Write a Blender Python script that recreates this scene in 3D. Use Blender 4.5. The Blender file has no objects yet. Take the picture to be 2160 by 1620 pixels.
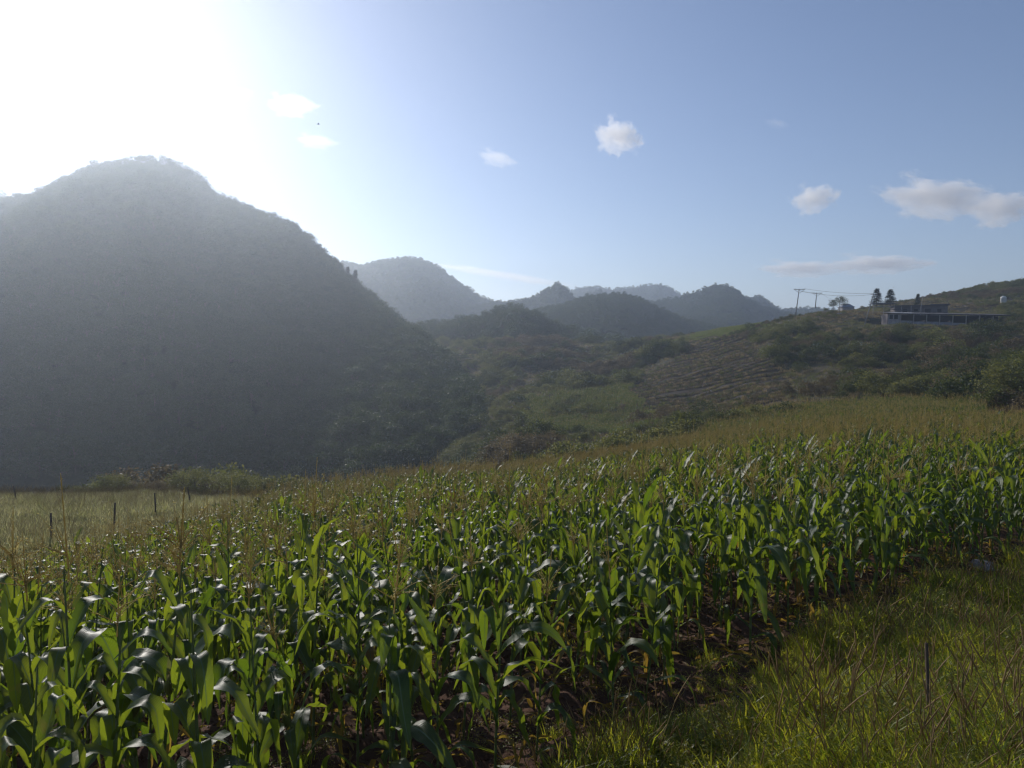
import bpy, math, random
import numpy as np
from math import radians, sin, cos, pi, tan, atan2
scene = bpy.context.scene
col = scene.collection
# ------------------------------------------------------------------ camera, sky, sun, exposure
F = 1500.0
PITCH = math.atan(70 / 1500.0)
cam_data = bpy.data.cameras.new('camera')
cam_data.sensor_width = 36
cam_data.lens = 36 * F / 2160
cam_data.clip_start = 0.05
cam_data.clip_end = 30000
cam = bpy.data.objects.new('camera', cam_data)
cam.rotation_euler = (pi / 2 - PITCH, 0, 0)
col.objects.link(cam)
scene.camera = cam
SUN_AZ = radians(-30.5)      # left of the view axis
SUN_EL = radians(24.5)
world = bpy.data.worlds.new('World')
scene.world = world
world.use_nodes = True
wn = world.node_tree
bg = wn.nodes['Background']
skyn = wn.nodes.new('ShaderNodeTexSky')
skyn.sky_type = 'NISHITA'
skyn.sun_disc = False
skyn.sun_elevation = SUN_EL
skyn.sun_rotation = SUN_AZ
skyn.altitude = 600
skyn.air_density = 1.0
skyn.dust_density = 0.25
skyn.ozone_density = 3.0
wb = wn.nodes.new('ShaderNodeMix'); wb.data_type = 'RGBA'; wb.blend_type = 'MULTIPLY'; wb.inputs[0].default_value = 1.0   # camera white balance
wb.inputs[7].default_value = (1.12, 0.968, 0.955, 1)
wn.links.new(skyn.outputs[0], wb.inputs[6]); wn.links.new(wb.outputs[2], bg.inputs[0])
bg.inputs[1].default_value = 0.108
sd = bpy.data.lights.new('sun', 'SUN')
sd.energy = 3.8
sd.angle = radians(0.5)
sd.color = (1.0, 0.94, 0.86)
sun = bpy.data.objects.new('sun', sd)
sun.rotation_euler = (pi / 2 - SUN_EL, 0, pi - SUN_AZ)
sun.location = (0, 0, 50)
col.objects.link(sun)
scene.view_settings.view_transform = 'Standard'
scene.view_settings.look = 'None'
scene.view_settings.exposure = 0.0
scene.view_settings.gamma = 1.0
scene.view_settings.use_curve_mapping = False
HAZE = 0.00047
HAZE_G = 0.69
scene.render.engine = 'CYCLES'
cy = scene.cycles
cy.max_bounces = 12
cy.diffuse_bounces = 3
cy.glossy_bounces = 2
cy.transmission_bounces = 4
cy.transparent_max_bounces = 8
cy.volume_bounces = 10
cy.use_denoising = True
cy.pixel_filter_type = 'BLACKMAN_HARRIS'
cy.filter_width = 1.3
cy.sample_clamp_indirect = 4
cy.sample_clamp_direct = 0
# ------------------------------------------------------------------ projection helpers
SP, CP = sin(PITCH), cos(PITCH)
def zray(py, Y):
    k = (810 - py) / F
    return Y * (k * CP - SP) / (CP + k * SP)
def xray(px, Y, Z):
    return (px - 1080) / F * (Y * CP - Z * SP)
def pt(px, py, Y):
    z = zray(py, Y)
    return (xray(px, Y, z), Y, z)
def proj(X, Y, Z):
    d = Y * CP - Z * SP
    return 1080 + F * X / d, 810 - F * (Y * SP + Z * CP) / d
def sstep(a, b, x):
    t = np.clip((x - a) / (b - a), 0, 1)
    return t * t * (3 - 2 * t)
# value noise
_rng = np.random.default_rng(7)
_perm = _rng.random((256, 256))
def vnoise(x, y):
    x = np.asarray(x, float); y = np.asarray(y, float)
    xi = np.floor(x).astype(int); yi = np.floor(y).astype(int)
    fx = x - xi; fy = y - yi
    fx = fx * fx * (3 - 2 * fx); fy = fy * fy * (3 - 2 * fy)
    a = _perm[xi & 255, yi & 255]; b = _perm[(xi + 1) & 255, yi & 255]
    c = _perm[xi & 255, (yi + 1) & 255]; d = _perm[(xi + 1) & 255, (yi + 1) & 255]
    return (a * (1 - fx) + b * fx) * (1 - fy) + (c * (1 - fx) + d * fx) * fy
def fbm(x, y, o=4):
    s = 0; a = 0.5; t = 0
    for i in range(o):
        s = s + a * vnoise(np.asarray(x) * 2 ** i + 17.3 * i, np.asarray(y) * 2 ** i + 9.1 * i); t += a; a *= 0.5
    return s / t - 0.5
# ------------------------------------------------------------------ mesh helpers (all quads)
class G:
    def __init__(s):
        s.V = []; s.Q = []; s.U = []; s.M = []; s.n = 0
    def add(s, V, Q, U=None, m=0):
        V = np.asarray(V, float).reshape(-1, 3); Q = np.asarray(Q, int).reshape(-1, 4)
        if U is None: U = np.zeros((len(V), 2))
        s.V.append(V); s.Q.append(Q + s.n); s.U.append(np.asarray(U, float)); s.M.append(np.full(len(Q), m)); s.n += len(V)
        return s
    def arr(s):
        return np.concatenate(s.V), np.concatenate(s.Q), np.concatenate(s.U), np.concatenate(s.M)
    def merge(s, g, mat3=None, off=(0, 0, 0), sc=1.0, m=None):
        V, Q, U, M = g.arr()
        V = V * sc
        if mat3 is not None: V = V @ np.asarray(mat3).T
        V = V + np.asarray(off)
        s.V.append(V); s.Q.append(Q + s.n); s.U.append(U); s.M.append(M if m is None else np.full(len(M), m)); s.n += len(V)
        return s
    def mesh(s, name, mats, smooth=True, attr=None):
        V, Q, U, M = s.arr()
        me = bpy.data.meshes.new(name)
        me.vertices.add(len(V)); me.vertices.foreach_set('co', V.ravel())
        me.loops.add(len(Q) * 4); me.loops.foreach_set('vertex_index', Q.ravel().astype(np.int32))
        me.polygons.add(len(Q)); me.polygons.foreach_set('loop_start', (np.arange(len(Q)) * 4).astype(np.int32))
        uv = me.uv_layers.new(name='UVMap'); uv.data.foreach_set('uv', U[Q.ravel()].ravel())
        me.polygons.foreach_set('material_index', M.astype(np.int32))
        me.polygons.foreach_set('use_smooth', np.full(len(Q), smooth))
        for m in mats: me.materials.append(m)
        if attr is not None:
            for k, a in attr.items():
                at = me.attributes.new(k, 'FLOAT', 'POINT'); at.data.foreach_set('value', np.asarray(a, float))
        me.update(calc_edges=True)
        return me
def rotz(a):
    c, s = cos(a), sin(a); return np.array([[c, -s, 0], [s, c, 0], [0, 0, 1]])
def roty(a):
    c, s = cos(a), sin(a); return np.array([[c, 0, s], [0, 1, 0], [-s, 0, c]])
def rotx(a):
    c, s = cos(a), sin(a); return np.array([[1, 0, 0], [0, c, -s], [0, s, c]])
def box(g, a, b, m=0, R=None, o=(0, 0, 0)):
    x0, y0, z0 = a; x1, y1, z1 = b
    V = np.array([(x0, y0, z0), (x1, y0, z0), (x1, y1, z0), (x0, y1, z0), (x0, y0, z1), (x1, y0, z1), (x1, y1, z1), (x0, y1, z1)], float)
    if R is not None: V = V @ R.T
    V = V + np.asarray(o)
    return g.add(V, [(3, 2, 1, 0), (4, 5, 6, 7), (0, 1, 5, 4), (1, 2, 6, 5), (2, 3, 7, 6), (3, 0, 4, 7)], None, m)
def tube(g, P, R, n=6, m=0, cap=False):
    P = np.asarray(P, float); k = len(P)
    R = np.broadcast_to(np.asarray(R, float), (k,))
    T = np.gradient(P, axis=0); T /= np.linalg.norm(T, axis=1)[:, None] + 1e-9
    ref = np.array([0, 0, 1.0]) if abs(T[0, 2]) < 0.9 else np.array([1.0, 0, 0])
    V = []
    for i in range(k):
        s = np.cross(T[i], ref); s /= np.linalg.norm(s) + 1e-9; t = np.cross(s, T[i])
        for j in range(n):
            a = 2 * pi * j / n; V.append(P[i] + R[i] * (cos(a) * s + sin(a) * t))
    Q = [(i * n + j, i * n + (j + 1) % n, (i + 1) * n + (j + 1) % n, (i + 1) * n + j) for i in range(k - 1) for j in range(n)]
    U = [((j) / n, i / max(1, k - 1)) for i in range(k) for j in range(n)]
    if cap:
        V += [P[0], P[-1]]; U += [(0, 0), (0, 0)]; c = k * n
        for j in range(0, n, 2):
            Q.append((c, (j + 2) % n, (j + 1) % n, j)); b = (k - 1) * n
            Q.append((c + 1, b + j, b + (j + 1) % n, b + (j + 2) % n))
    return g.add(V, Q, U, m)
def link(name, data, parent=None):
    o = bpy.data.objects.new(name, data); col.objects.link(o)
    if parent: o.parent = parent
    return o
def tag(o, label=None, cat=None, group=None, kind=None):
    if label: o['label'] = label
    if cat: o['category'] = cat
    if group: o['group'] = group
    if kind: o['kind'] = kind
    return o
def empty(name, loc, rz=0, label=None, cat=None, group=None):
    o = bpy.data.objects.new(name, None); o.location = loc; o.rotation_euler = (0, 0, rz)
    o.empty_display_size = 0.1
    col.objects.link(o)
    return tag(o, label, cat, group)
# ------------------------------------------------------------------ materials
def newmat(name):
    m = bpy.data.materials.new(name); m.use_nodes = True
    nt = m.node_tree; nt.nodes.clear()
    return m, nt, nt.nodes.new('ShaderNodeOutputMaterial')
def N(nt, t, **kw):
    n = nt.nodes.new(t)
    for k, v in kw.items():
        if k.startswith('i_'): n.inputs[k[2:].replace('_', ' ')].default_value = v
        else: setattr(n, k, v)
    return n
def ramp(nt, fac, stops):
    r = nt.nodes.new('ShaderNodeValToRGB'); e = r.color_ramp.elements
    while len(e) < len(stops): e.new(0.5)
    for i, (p, c) in enumerate(stops): e[i].position = p; e[i].color = (*c, 1)
    nt.links.new(fac, r.inputs[0]); return r.outputs[0]
def mixc(nt, fac, a, b, bt='MIX'):
    m = nt.nodes.new('ShaderNodeMix'); m.data_type = 'RGBA'; m.blend_type = bt
    for s, v in ((m.inputs[0], fac), (m.inputs[6], a), (m.inputs[7], b)):
        if isinstance(v, (int, float)): s.default_value = v
        elif isinstance(v, tuple): s.default_value = (*v, 1) if len(v) == 3 else v
        else: nt.links.new(v, s)
    return m.outputs[2]
def leaf_material(name, c1, c2, t1, t2, trans=0.45, rough=0.4, spec=0.5, veins=False, tip=None):
    """two-sided thin leaf: glossy diffuse front, coloured light let through"""
    m, nt, out = newmat(name); L = nt.links
    oi = N(nt, 'ShaderNodeObjectInfo')
    geo = N(nt, 'ShaderNodeNewGeometry')
    tc = N(nt, 'ShaderNodeTexCoord')
    no = N(nt, 'ShaderNodeTexNoise', i_Scale=3.0 if veins else 1.7, i_Detail=4.0)
    L.new(tc.outputs['Object'], no.inputs['Vector'])
    add = N(nt, 'ShaderNodeMath', operation='ADD'); L.new(oi.outputs['Random'], add.inputs[0]); L.new(no.outputs[0], add.inputs[1])
    mul = N(nt, 'ShaderNodeMath', operation='MULTIPLY'); L.new(add.outputs[0], mul.inputs[0]); mul.inputs[1].default_value = 0.62
    if not veins:
        mul2 = N(nt, 'ShaderNodeMath', operation='MULTIPLY_ADD'); L.new(geo.outputs['Random Per Island'], mul2.inputs[0]); mul2.inputs[1].default_value = 0.5
        L.new(mul.outputs[0], mul2.inputs[2]); mul3 = N(nt, 'ShaderNodeMath', operation='SUBTRACT'); L.new(mul2.outputs[0], mul3.inputs[0]); mul3.inputs[1].default_value = 0.2
        fac = mul3.outputs[0]
    else: fac = mul.outputs[0]
    base = ramp(nt, fac, [(0.15, c1), (0.85, c2)])
    tr = ramp(nt, fac, [(0.15, t1), (0.85, t2)])
    bump = None
    if veins:
        uv = N(nt, 'ShaderNodeUVMap')
        sep = N(nt, 'ShaderNodeSeparateXYZ'); L.new(uv.outputs[0], sep.inputs[0])
        sn = N(nt, 'ShaderNodeMath', operation='MULTIPLY'); L.new(sep.outputs[0], sn.inputs[0]); sn.inputs[1].default_value = 2 * pi * 15
        s2 = N(nt, 'ShaderNodeMath', operation='SINE'); L.new(sn.outputs[0], s2.inputs[0])
        s3 = N(nt, 'ShaderNodeMath', operation='MULTIPLY_ADD'); L.new(s2.outputs[0], s3.inputs[0]); s3.inputs[1].default_value = 0.5; s3.inputs[2].default_value = 0.5
        # midrib
        d = N(nt, 'ShaderNodeMath', operation='SUBTRACT'); L.new(sep.outputs[0], d.inputs[0]); d.inputs[1].default_value = 0.5
        ab = N(nt, 'ShaderNodeMath', operation='ABSOLUTE'); L.new(d.outputs[0], ab.inputs[0])
        mr = N(nt, 'ShaderNodeMapRange'); L.new(ab.outputs[0], mr.inputs[0]); mr.inputs[1].default_value = 0.025; mr.inputs[2].default_value = 0.05; mr.inputs[3].default_value = 1; mr.inputs[4].default_value = 0
        cs = N(nt, 'ShaderNodeMath', operation='MULTIPLY'); L.new(s3.outputs[0], cs.inputs[0]); cs.inputs[1].default_value = 0.42
        base = mixc(nt, cs.outputs[0], base, tuple(x * 0.45 for x in c1))
        tr = mixc(nt, cs.outputs[0], tr, tuple(x * 0.45 for x in t1))
        base = mixc(nt, mr.outputs[0], base, (0.16, 0.22, 0.09))
        tr = mixc(nt, mr.outputs[0], tr, (0.10, 0.16, 0.05))
        # blotches and yellowed margins
        n2 = N(nt, 'ShaderNodeTexNoise', i_Scale=9.0, i_Detail=5.0); L.new(tc.outputs['Object'], n2.inputs['Vector'])
        r2 = N(nt, 'ShaderNodeMapRange'); L.new(n2.outputs[0], r2.inputs[0]); r2.inputs[1].default_value = 0.62; r2.inputs[2].default_value = 0.72; r2.inputs[4].default_value = 0.55
        base = mixc(nt, r2.outputs[0], base, tip or (0.20, 0.17, 0.05)); tr = mixc(nt, r2.outputs[0], tr, tip or (0.30, 0.24, 0.05))
        bp = N(nt, 'ShaderNodeBump'); bp.inputs['Strength'].default_value = 0.3; bp.inputs['Distance'].default_value = 0.003
        ad = N(nt, 'ShaderNodeMath', operation='ADD'); L.new(s3.outputs[0], ad.inputs[0]); L.new(n2.outputs[0], ad.inputs[1])
        L.new(ad.outputs[0], bp.inputs['Height']); bump = bp.outputs[0]
    p = N(nt, 'ShaderNodeBsdfPrincipled'); L.new(base, p.inputs['Base Color']); p.inputs['Roughness'].default_value = rough
    p.inputs['Specular IOR Level'].default_value = spec
    t = N(nt, 'ShaderNodeBsdfTranslucent'); L.new(tr, t.inputs[0])
    if bump: L.new(bump, p.inputs['Normal'])
    mx = N(nt, 'ShaderNodeMixShader'); mx.inputs[0].default_value = trans
    L.new(p.outputs[0], mx.inputs[1]); L.new(t.outputs[0], mx.inputs[2]); L.new(mx.outputs[0], out.inputs[0])
    return m
def solid(name, c1, c2, scale=8.0, rough=0.8, bump=0.3, metal=0.0, dist=0.02, spec=0.3, stretch=None):
    m, nt, out = newmat(name); L = nt.links
    tc = N(nt, 'ShaderNodeTexCoord'); v = tc.outputs['Object']
    if stretch:
        mp = N(nt, 'ShaderNodeMapping'); mp.inputs['Scale'].default_value = stretch; L.new(v, mp.inputs[0]); v = mp.outputs[0]
    no = N(nt, 'ShaderNodeTexNoise', i_Scale=scale, i_Detail=6.0, i_Roughness=0.65); L.new(v, no.inputs['Vector'])
    c = ramp(nt, no.outputs[0], [(0.3, c1), (0.7, c2)])
    p = N(nt, 'ShaderNodeBsdfPrincipled'); L.new(c, p.inputs['Base Color']); p.inputs['Roughness'].default_value = rough
    p.inputs['Metallic'].default_value = metal; p.inputs['Specular IOR Level'].default_value = spec
    b = N(nt, 'ShaderNodeBump'); b.inputs['Strength'].default_value = bump; b.inputs['Distance'].default_value = dist
    L.new(no.outputs[0], b.inputs['Height']); L.new(b.outputs[0], p.inputs['Normal']); L.new(p.outputs[0], out.inputs[0])
    return m
MT = {}
MT['corn'] = leaf_material('corn_leaf', (0.024, 0.052, 0.020), (0.045, 0.085, 0.022), (0.13, 0.25, 0.014), (0.42, 0.49, 0.028), 0.45, 0.42, 0.5, True)
MT['corn_far'] = leaf_material('corn_leaf_plain', (0.026, 0.052, 0.020), (0.050, 0.082, 0.024), (0.14, 0.23, 0.016), (0.34, 0.38, 0.03), 0.38, 0.5, 0.35)
MT['corn_dry'] = leaf_material('withered_leaf', (0.14, 0.09, 0.035), (0.30, 0.20, 0.08), (0.42, 0.24, 0.03), (0.55, 0.40, 0.06), 0.45, 0.6, 0.3, True, (0.20, 0.09, 0.03))
MT['stalk'] = solid('stalk_green', (0.08, 0.12, 0.03), (0.19, 0.20, 0.07), 14, 0.5, 0.2)
MT['tassel'] = leaf_material('tassel_straw', (0.32, 0.24, 0.09), (0.46, 0.36, 0.14), (0.60, 0.46, 0.14), (0.72, 0.58, 0.20), 0.4, 0.6, 0.3)
MT['husk'] = leaf_material('husk_green', (0.10, 0.15, 0.035), (0.20, 0.21, 0.06), (0.30, 0.35, 0.06), (0.4, 0.4, 0.1), 0.25, 0.5, 0.4)
MT['silk'] = leaf_material('silk_tuft', (0.20, 0.10, 0.03), (0.42, 0.36, 0.12), (0.5, 0.35, 0.08), (0.6, 0.55, 0.15), 0.4, 0.6, 0.3)
MT['grass'] = leaf_material('grass_blade', (0.06, 0.11, 0.016), (0.15, 0.17, 0.03), (0.30, 0.44, 0.02), (0.70, 0.66, 0.05), 0.54, 0.5, 0.35)
MT['weed'] = leaf_material('weed_leaf', (0.08, 0.12, 0.02), (0.20, 0.18, 0.04), (0.30, 0.40, 0.025), (0.60, 0.52, 0.08), 0.48, 0.5, 0.35)
MT['drygrass'] = leaf_material('dry_grass', (0.13, 0.10, 0.045), (0.26, 0.19, 0.10), (0.28, 0.22, 0.08), (0.42, 0.32, 0.15), 0.45, 0.6, 0.2)
MT['meadow'] = leaf_material('meadow_grass', (0.14, 0.16, 0.055), (0.28, 0.25, 0.12), (0.40, 0.44, 0.12), (0.66, 0.60, 0.28), 0.5, 0.6, 0.25)  # colours raised to carry the veiling glare over the left meadow
MT['crop_light'] = leaf_material('young_crop', (0.07, 0.10, 0.025), (0.13, 0.15, 0.045), (0.18, 0.25, 0.04), (0.30, 0.34, 0.07), 0.42, 0.6, 0.2)
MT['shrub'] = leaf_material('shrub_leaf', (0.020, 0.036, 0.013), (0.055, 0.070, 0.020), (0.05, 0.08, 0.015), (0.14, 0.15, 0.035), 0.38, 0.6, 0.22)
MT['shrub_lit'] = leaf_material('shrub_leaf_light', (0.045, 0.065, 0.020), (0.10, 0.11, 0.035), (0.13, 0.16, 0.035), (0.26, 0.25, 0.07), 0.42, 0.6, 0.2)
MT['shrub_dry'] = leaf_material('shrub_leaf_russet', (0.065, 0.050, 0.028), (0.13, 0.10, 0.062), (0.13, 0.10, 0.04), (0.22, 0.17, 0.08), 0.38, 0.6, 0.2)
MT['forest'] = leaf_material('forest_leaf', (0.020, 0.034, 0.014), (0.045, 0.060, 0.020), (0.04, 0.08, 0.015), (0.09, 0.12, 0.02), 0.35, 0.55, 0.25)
MT['pine'] = leaf_material('conifer_needles', (0.018, 0.034, 0.018), (0.036, 0.055, 0.026), (0.03, 0.06, 0.015), (0.07, 0.09, 0.02), 0.28, 0.55, 0.25)
MT['bark'] = solid('bark', (0.05, 0.04, 0.03), (0.14, 0.11, 0.08), 6, 0.9, 0.5)
MT['wood'] = solid('weathered_wood', (0.05, 0.035, 0.025), (0.13, 0.095, 0.065), 10, 0.9, 0.5, stretch=(6, 6, 0.7))
MT['conc'] = solid('pole_concrete', (0.22, 0.21, 0.20), (0.36, 0.35, 0.33), 5, 0.85, 0.2)
MT['metal'] = solid('galvanised_steel', (0.16, 0.16, 0.17), (0.28, 0.28, 0.29), 7, 0.5, 0.1, 0.6)
MT['wire'] = solid('wire_dark', (0.04, 0.04, 0.045), (0.07, 0.07, 0.075), 3, 0.6, 0.0)
MT['render'] = solid('grey_render', (0.22, 0.21, 0.22), (0.37, 0.36, 0.36), 1.3, 0.9, 0.2)
MT['brick'] = solid('stained_blockwork', (0.10, 0.09, 0.095), (0.17, 0.15, 0.155), 1.0, 0.9, 0.2)
MT['roofdark'] = solid('rusted_roof_sheet', (0.05, 0.05, 0.06), (0.10, 0.10, 0.115), 0.9, 0.9, 0.15, 0.0)
MT['rooflight'] = solid('pale_roof_sheet', (0.16, 0.17, 0.20), (0.26, 0.28, 0.32), 1.1, 0.85, 0.1, 0.0)
MT['dark'] = solid('interior_shade', (0.015, 0.015, 0.018), (0.03, 0.03, 0.03), 2, 0.9, 0.0)  # near-black colour painted in for the shade behind openings
MT['tank'] = solid('tank_plastic', (0.55, 0.54, 0.50), (0.66, 0.65, 0.62), 1.5, 0.45, 0.05)
MT['clod'] = solid('soil_clod', (0.060, 0.034, 0.023), (0.15, 0.080, 0.052), 18, 0.95, 0.6, 0, 0.02, 0.1)
MT['stone'] = solid('grey_stone', (0.20, 0.17, 0.16), (0.38, 0.34, 0.33), 5, 0.85, 0.5)
MT['bird'] = solid('bird_dark', (0.03, 0.03, 0.03), (0.05, 0.05, 0.05), 5, 0.8, 0)
# ground: red-brown soil under the maize, dry grass and humus elsewhere (masks say what the ground IS)
def ground_mat():
    m, nt, out = newmat('ground_surface'); L = nt.links
    tc = N(nt, 'ShaderNodeTexCoord'); P = tc.outputs['Object']
    def noise(s, d=8, r=0.6):
        n = N(nt, 'ShaderNodeTexNoise', i_Scale=s, i_Detail=float(d), i_Roughness=r); L.new(P, n.inputs['Vector']); return n.outputs[0]
    n1 = noise(0.9, 10, 0.7); n2 = noise(14, 8, 0.7); n3 = noise(0.06, 8, 0.65); n4 = noise(0.5, 6)
    soil = mixc(nt, 0.55, ramp(nt, n2, [(0.3, (0.040, 0.022, 0.016)), (0.7, (0.15, 0.080, 0.052))]), ramp(nt, n1, [(0.3, (0.06, 0.033, 0.024)), (0.7, (0.13, 0.075, 0.050))]))
    grs = mixc(nt, 0.5, ramp(nt, n3, [(0.35, (0.032, 0.036, 0.016)), (0.5, (0.06, 0.052, 0.028)), (0.65, (0.11, 0.075, 0.050))]), ramp(nt, n4, [(0.3, (0.03, 0.034, 0.015)), (0.7, (0.09, 0.075, 0.04))]))
    a = N(nt, 'ShaderNodeAttribute', attribute_name='soil')
    c = mixc(nt, a.outputs['Fac'], grs, soil)
    a2 = N(nt, 'ShaderNodeAttribute', attribute_name='tilled')
    c = mixc(nt, a2.outputs['Fac'], c, ramp(nt, n4, [(0.3, (0.045, 0.034, 0.028)), (0.7, (0.085, 0.064, 0.052))]))
    p = N(nt, 'ShaderNodeBsdfPrincipled'); L.new(c, p.inputs['Base Color']); p.inputs['Roughness'].default_value = 0.95
    p.inputs['Specular IOR Level'].default_value = 0.12
    b = N(nt, 'ShaderNodeBump'); b.inputs['Strength'].default_value = 0.8; b.inputs['Distance'].default_value = 0.03
    L.new(n2, b.inputs['Height']); L.new(b.outputs[0], p.inputs['Normal']); L.new(p.outputs[0], out.inputs[0])
    return m
MT['ground'] = ground_mat()
def hill_mat(name, c1, c2, sc, c3=None):
    m, nt, out = newmat(name); L = nt.links
    tc = N(nt, 'ShaderNodeTexCoord'); P = tc.outputs['Object']
    n = N(nt, 'ShaderNodeTexNoise', i_Scale=sc, i_Detail=10.0, i_Roughness=0.7); L.new(P, n.inputs['Vector'])
    n2 = N(nt, 'ShaderNodeTexNoise', i_Scale=sc * 0.08, i_Detail=6.0); L.new(P, n2.inputs['Vector'])
    c = mixc(nt, 0.5, ramp(nt, n.outputs[0], [(0.35, c1), (0.65, c2)]), ramp(nt, n2.outputs[0], [(0.4, c1), (0.6, c3 or c2)]))
    p = N(nt, 'ShaderNodeBsdfPrincipled'); L.new(c, p.inputs['Base Color']); p.inputs['Roughness'].default_value = 0.95; p.inputs['Specular IOR Level'].default_value = 0.1
    b = N(nt, 'ShaderNodeBump'); b.inputs['Strength'].default_value = 1.0; b.inputs['Distance'].default_value = 2.0
    L.new(n.outputs[0], b.inputs['Height']); L.new(b.outputs[0], p.inputs['Normal']); L.new(p.outputs[0], out.inputs[0])
    return m
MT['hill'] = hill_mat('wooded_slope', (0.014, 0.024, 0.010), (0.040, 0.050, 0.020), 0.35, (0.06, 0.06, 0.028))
# ------------------------------------------------------------------ ground sheet
# per sight-line profile: distance Y -> ground height (numbers above 200 are picture rows, turned into heights)
COLS = {
 -900: [(3,-2.9),(5,-3.7),(8,-4.6),(12,-5.9),(18,-7.1),(30,-8.3),(45,-9.7),(55,-11.4),(65,-14),(80,-19),(100,-26),(150,-35),(400,-35)],
 0:    [(3,-2.9),(5,-3.6),(8,-4.5),(12,-5.7),(18,-7.0),(30,-8.2),(45,-9.7),(55,-11.5),(65,-14),(80,-19),(100,-26),(150,-35),(400,-35)],
 300:  [(3,-2.8),(5,-3.5),(8,-4.2),(12,-5.2),(20,-7.1),(28,-8.5),(43,-9.7),(55,-11.5),(65,-12.8),(80,-18),(100,-25),(150,-35),(400,-35)],
 600:  [(3,-2.8),(5,-3.5),(8,-4.0),(12,-4.8),(20,-6.3),(30,-7.9),(45,-9.9),(55,-11.8),(70,-16),(100,-24),(150,-32),(200,-34),(400,-34)],
 900:  [(3,-2.8),(5,-3.45),(8,-3.9),(12,-4.4),(20,-5.5),(30,-6.9),(45,-9.1),(60,-12.3),(80,-19),(110,-28),(150,-32),(200,-31),(260,850),(330,718),(420,4),(600,-10)],
 990:  [(3,-2.8),(5,-3.45),(8,-3.8),(12,-4.3),(20,-5.4),(30,-6.8),(45,-9.0),(60,-12.2),(80,-17),(110,-23),(150,-24),(200,-20),(260,790),(330,716),(400,3),(600,-10)],
 1080: [(3,-2.8),(5,-3.45),(8,-3.75),(12,-4.2),(20,-5.3),(30,-6.7),(45,-8.9),(60,-12),(80,-16),(110,945),(150,900),(200,832),(260,772),(320,718),(380,2),(600,-10)],
 1300: [(3,-2.75),(5,-3.4),(8,-3.7),(12,-4.1),(20,-5.0),(30,-6.1),(45,-8.0),(60,-10.5),(80,-13),(110,932),(150,885),(200,830),(260,762),(310,718),(380,0),(600,-10)],
 1500: [(3,-2.6),(5,-3.2),(8,-3.55),(12,-3.9),(20,-4.6),(30,-5.6),(45,-7.0),(60,-8.6),(80,-10),(110,878),(150,836),(200,770),(240,702),(280,690),(400,-5),(600,-10)],
 1700: [(3,-2.45),(5,-3.0),(8,-3.4),(12,-3.7),(20,-4.3),(30,-5.1),(45,-6.3),(60,-7.5),(80,-8.6),(110,853),(150,790),(200,692),(225,658),(240,13),(300,12),(400,5),(600,-5)],
 1900: [(3,-2.3),(5,-2.85),(8,-3.3),(12,-3.7),(20,-4.2),(30,-5.0),(45,-6.0),(60,-6.8),(80,-7.8),(100,851),(140,780),(180,702),(196,686),(208,684),(214,657),(228,654),(250,645),(300,20),(400,18),(600,10)],
 2050: [(3,-2.25),(5,-2.8),(8,-3.3),(12,-3.75),(20,-4.25),(30,-5.0),(45,-6.0),(60,-6.7),(80,-7.4),(100,845),(140,775),(180,702),(210,684),(240,650),(290,627),(330,30),(400,30),(600,25)],
 2160: [(3,-2.2),(5,-2.75),(8,-3.3),(12,-3.8),(20,-4.3),(30,-5.0),(45,-6.0),(60,-6.6),(80,-7.0),(100,840),(130,780),(160,722),(200,672),(240,634),(280,602),(320,33),(400,33),(600,28)],
 3000: [(3,-2.1),(5,-2.7),(8,-3.3),(12,-3.8),(20,-4.3),(30,-5.0),(45,-6.0),(60,-6.6),(80,-7.0),(100,840),(130,780),(160,722),(200,672),(240,634),(280,602),(320,33),(400,33),(600,28)],
}
LY = np.linspace(math.log(0.4), math.log(6000), 420)
PXS = np.arange(-900, 3061, 20)
_k = sorted(COLS)
_prof = []
for k in _k:
    ys = [0.4, 1.0] ; zs = [-1.62, -1.72]
    for (y, v) in COLS[k]:
        ys.append(y); zs.append(zray(v, y) if v > 200 else v)
    ys += [1200, 6000]; zs += [-30 if zs[-1] < 8 else -10, -40]
    _prof.append(np.interp(LY, np.log(ys), zs))
_prof = np.array(_prof)
TAB = np.array([[np.interp(p, _k, _prof[:, j]) for j in range(len(LY))] for p in PXS])
def _smooth(A, ax, s):
    r = int(3 * s); w = np.exp(-0.5 * (np.arange(-r, r + 1) / s) ** 2); w /= w.sum()
    P = np.pad(A, [(r, r) if i == ax else (0, 0) for i in range(2)], mode='edge')
    return np.apply_along_axis(lambda v: np.convolve(v, w, 'valid'), ax, P)
TAB = _smooth(_smooth(TAB, 0, 2.2), 1, 2.0)
def zg0(X, Y):
    X = np.asarray(X, float); Y = np.asarray(Y, float)
    r = np.hypot(X, Y); th = np.arctan2(X, Y)
    thc = np.clip(th, -radians(52.5), radians(52.5))
    px = 1080 + F * np.tan(thc); Ye = np.maximum(r * np.cos(thc), 0.41)
    i = np.clip((px + 900) / 20, 0, len(PXS) - 1.001); j = np.clip((np.log(Ye) - LY[0]) / (LY[1] - LY[0]), 0, len(LY) - 1.001)
    i0 = i.astype(int); j0 = j.astype(int); fi = i - i0; fj = j - j0
    z = (TAB[i0, j0] * (1 - fi) + TAB[i0 + 1, j0] * fi) * (1 - fj) + (TAB[i0, j0 + 1] * (1 - fi) + TAB[i0 + 1, j0 + 1] * fi) * fj
    w = sstep(radians(55), radians(120), np.abs(th))
    zb = -1.62 - 0.02 * r
    return z * (1 - w) + zb * w
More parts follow.
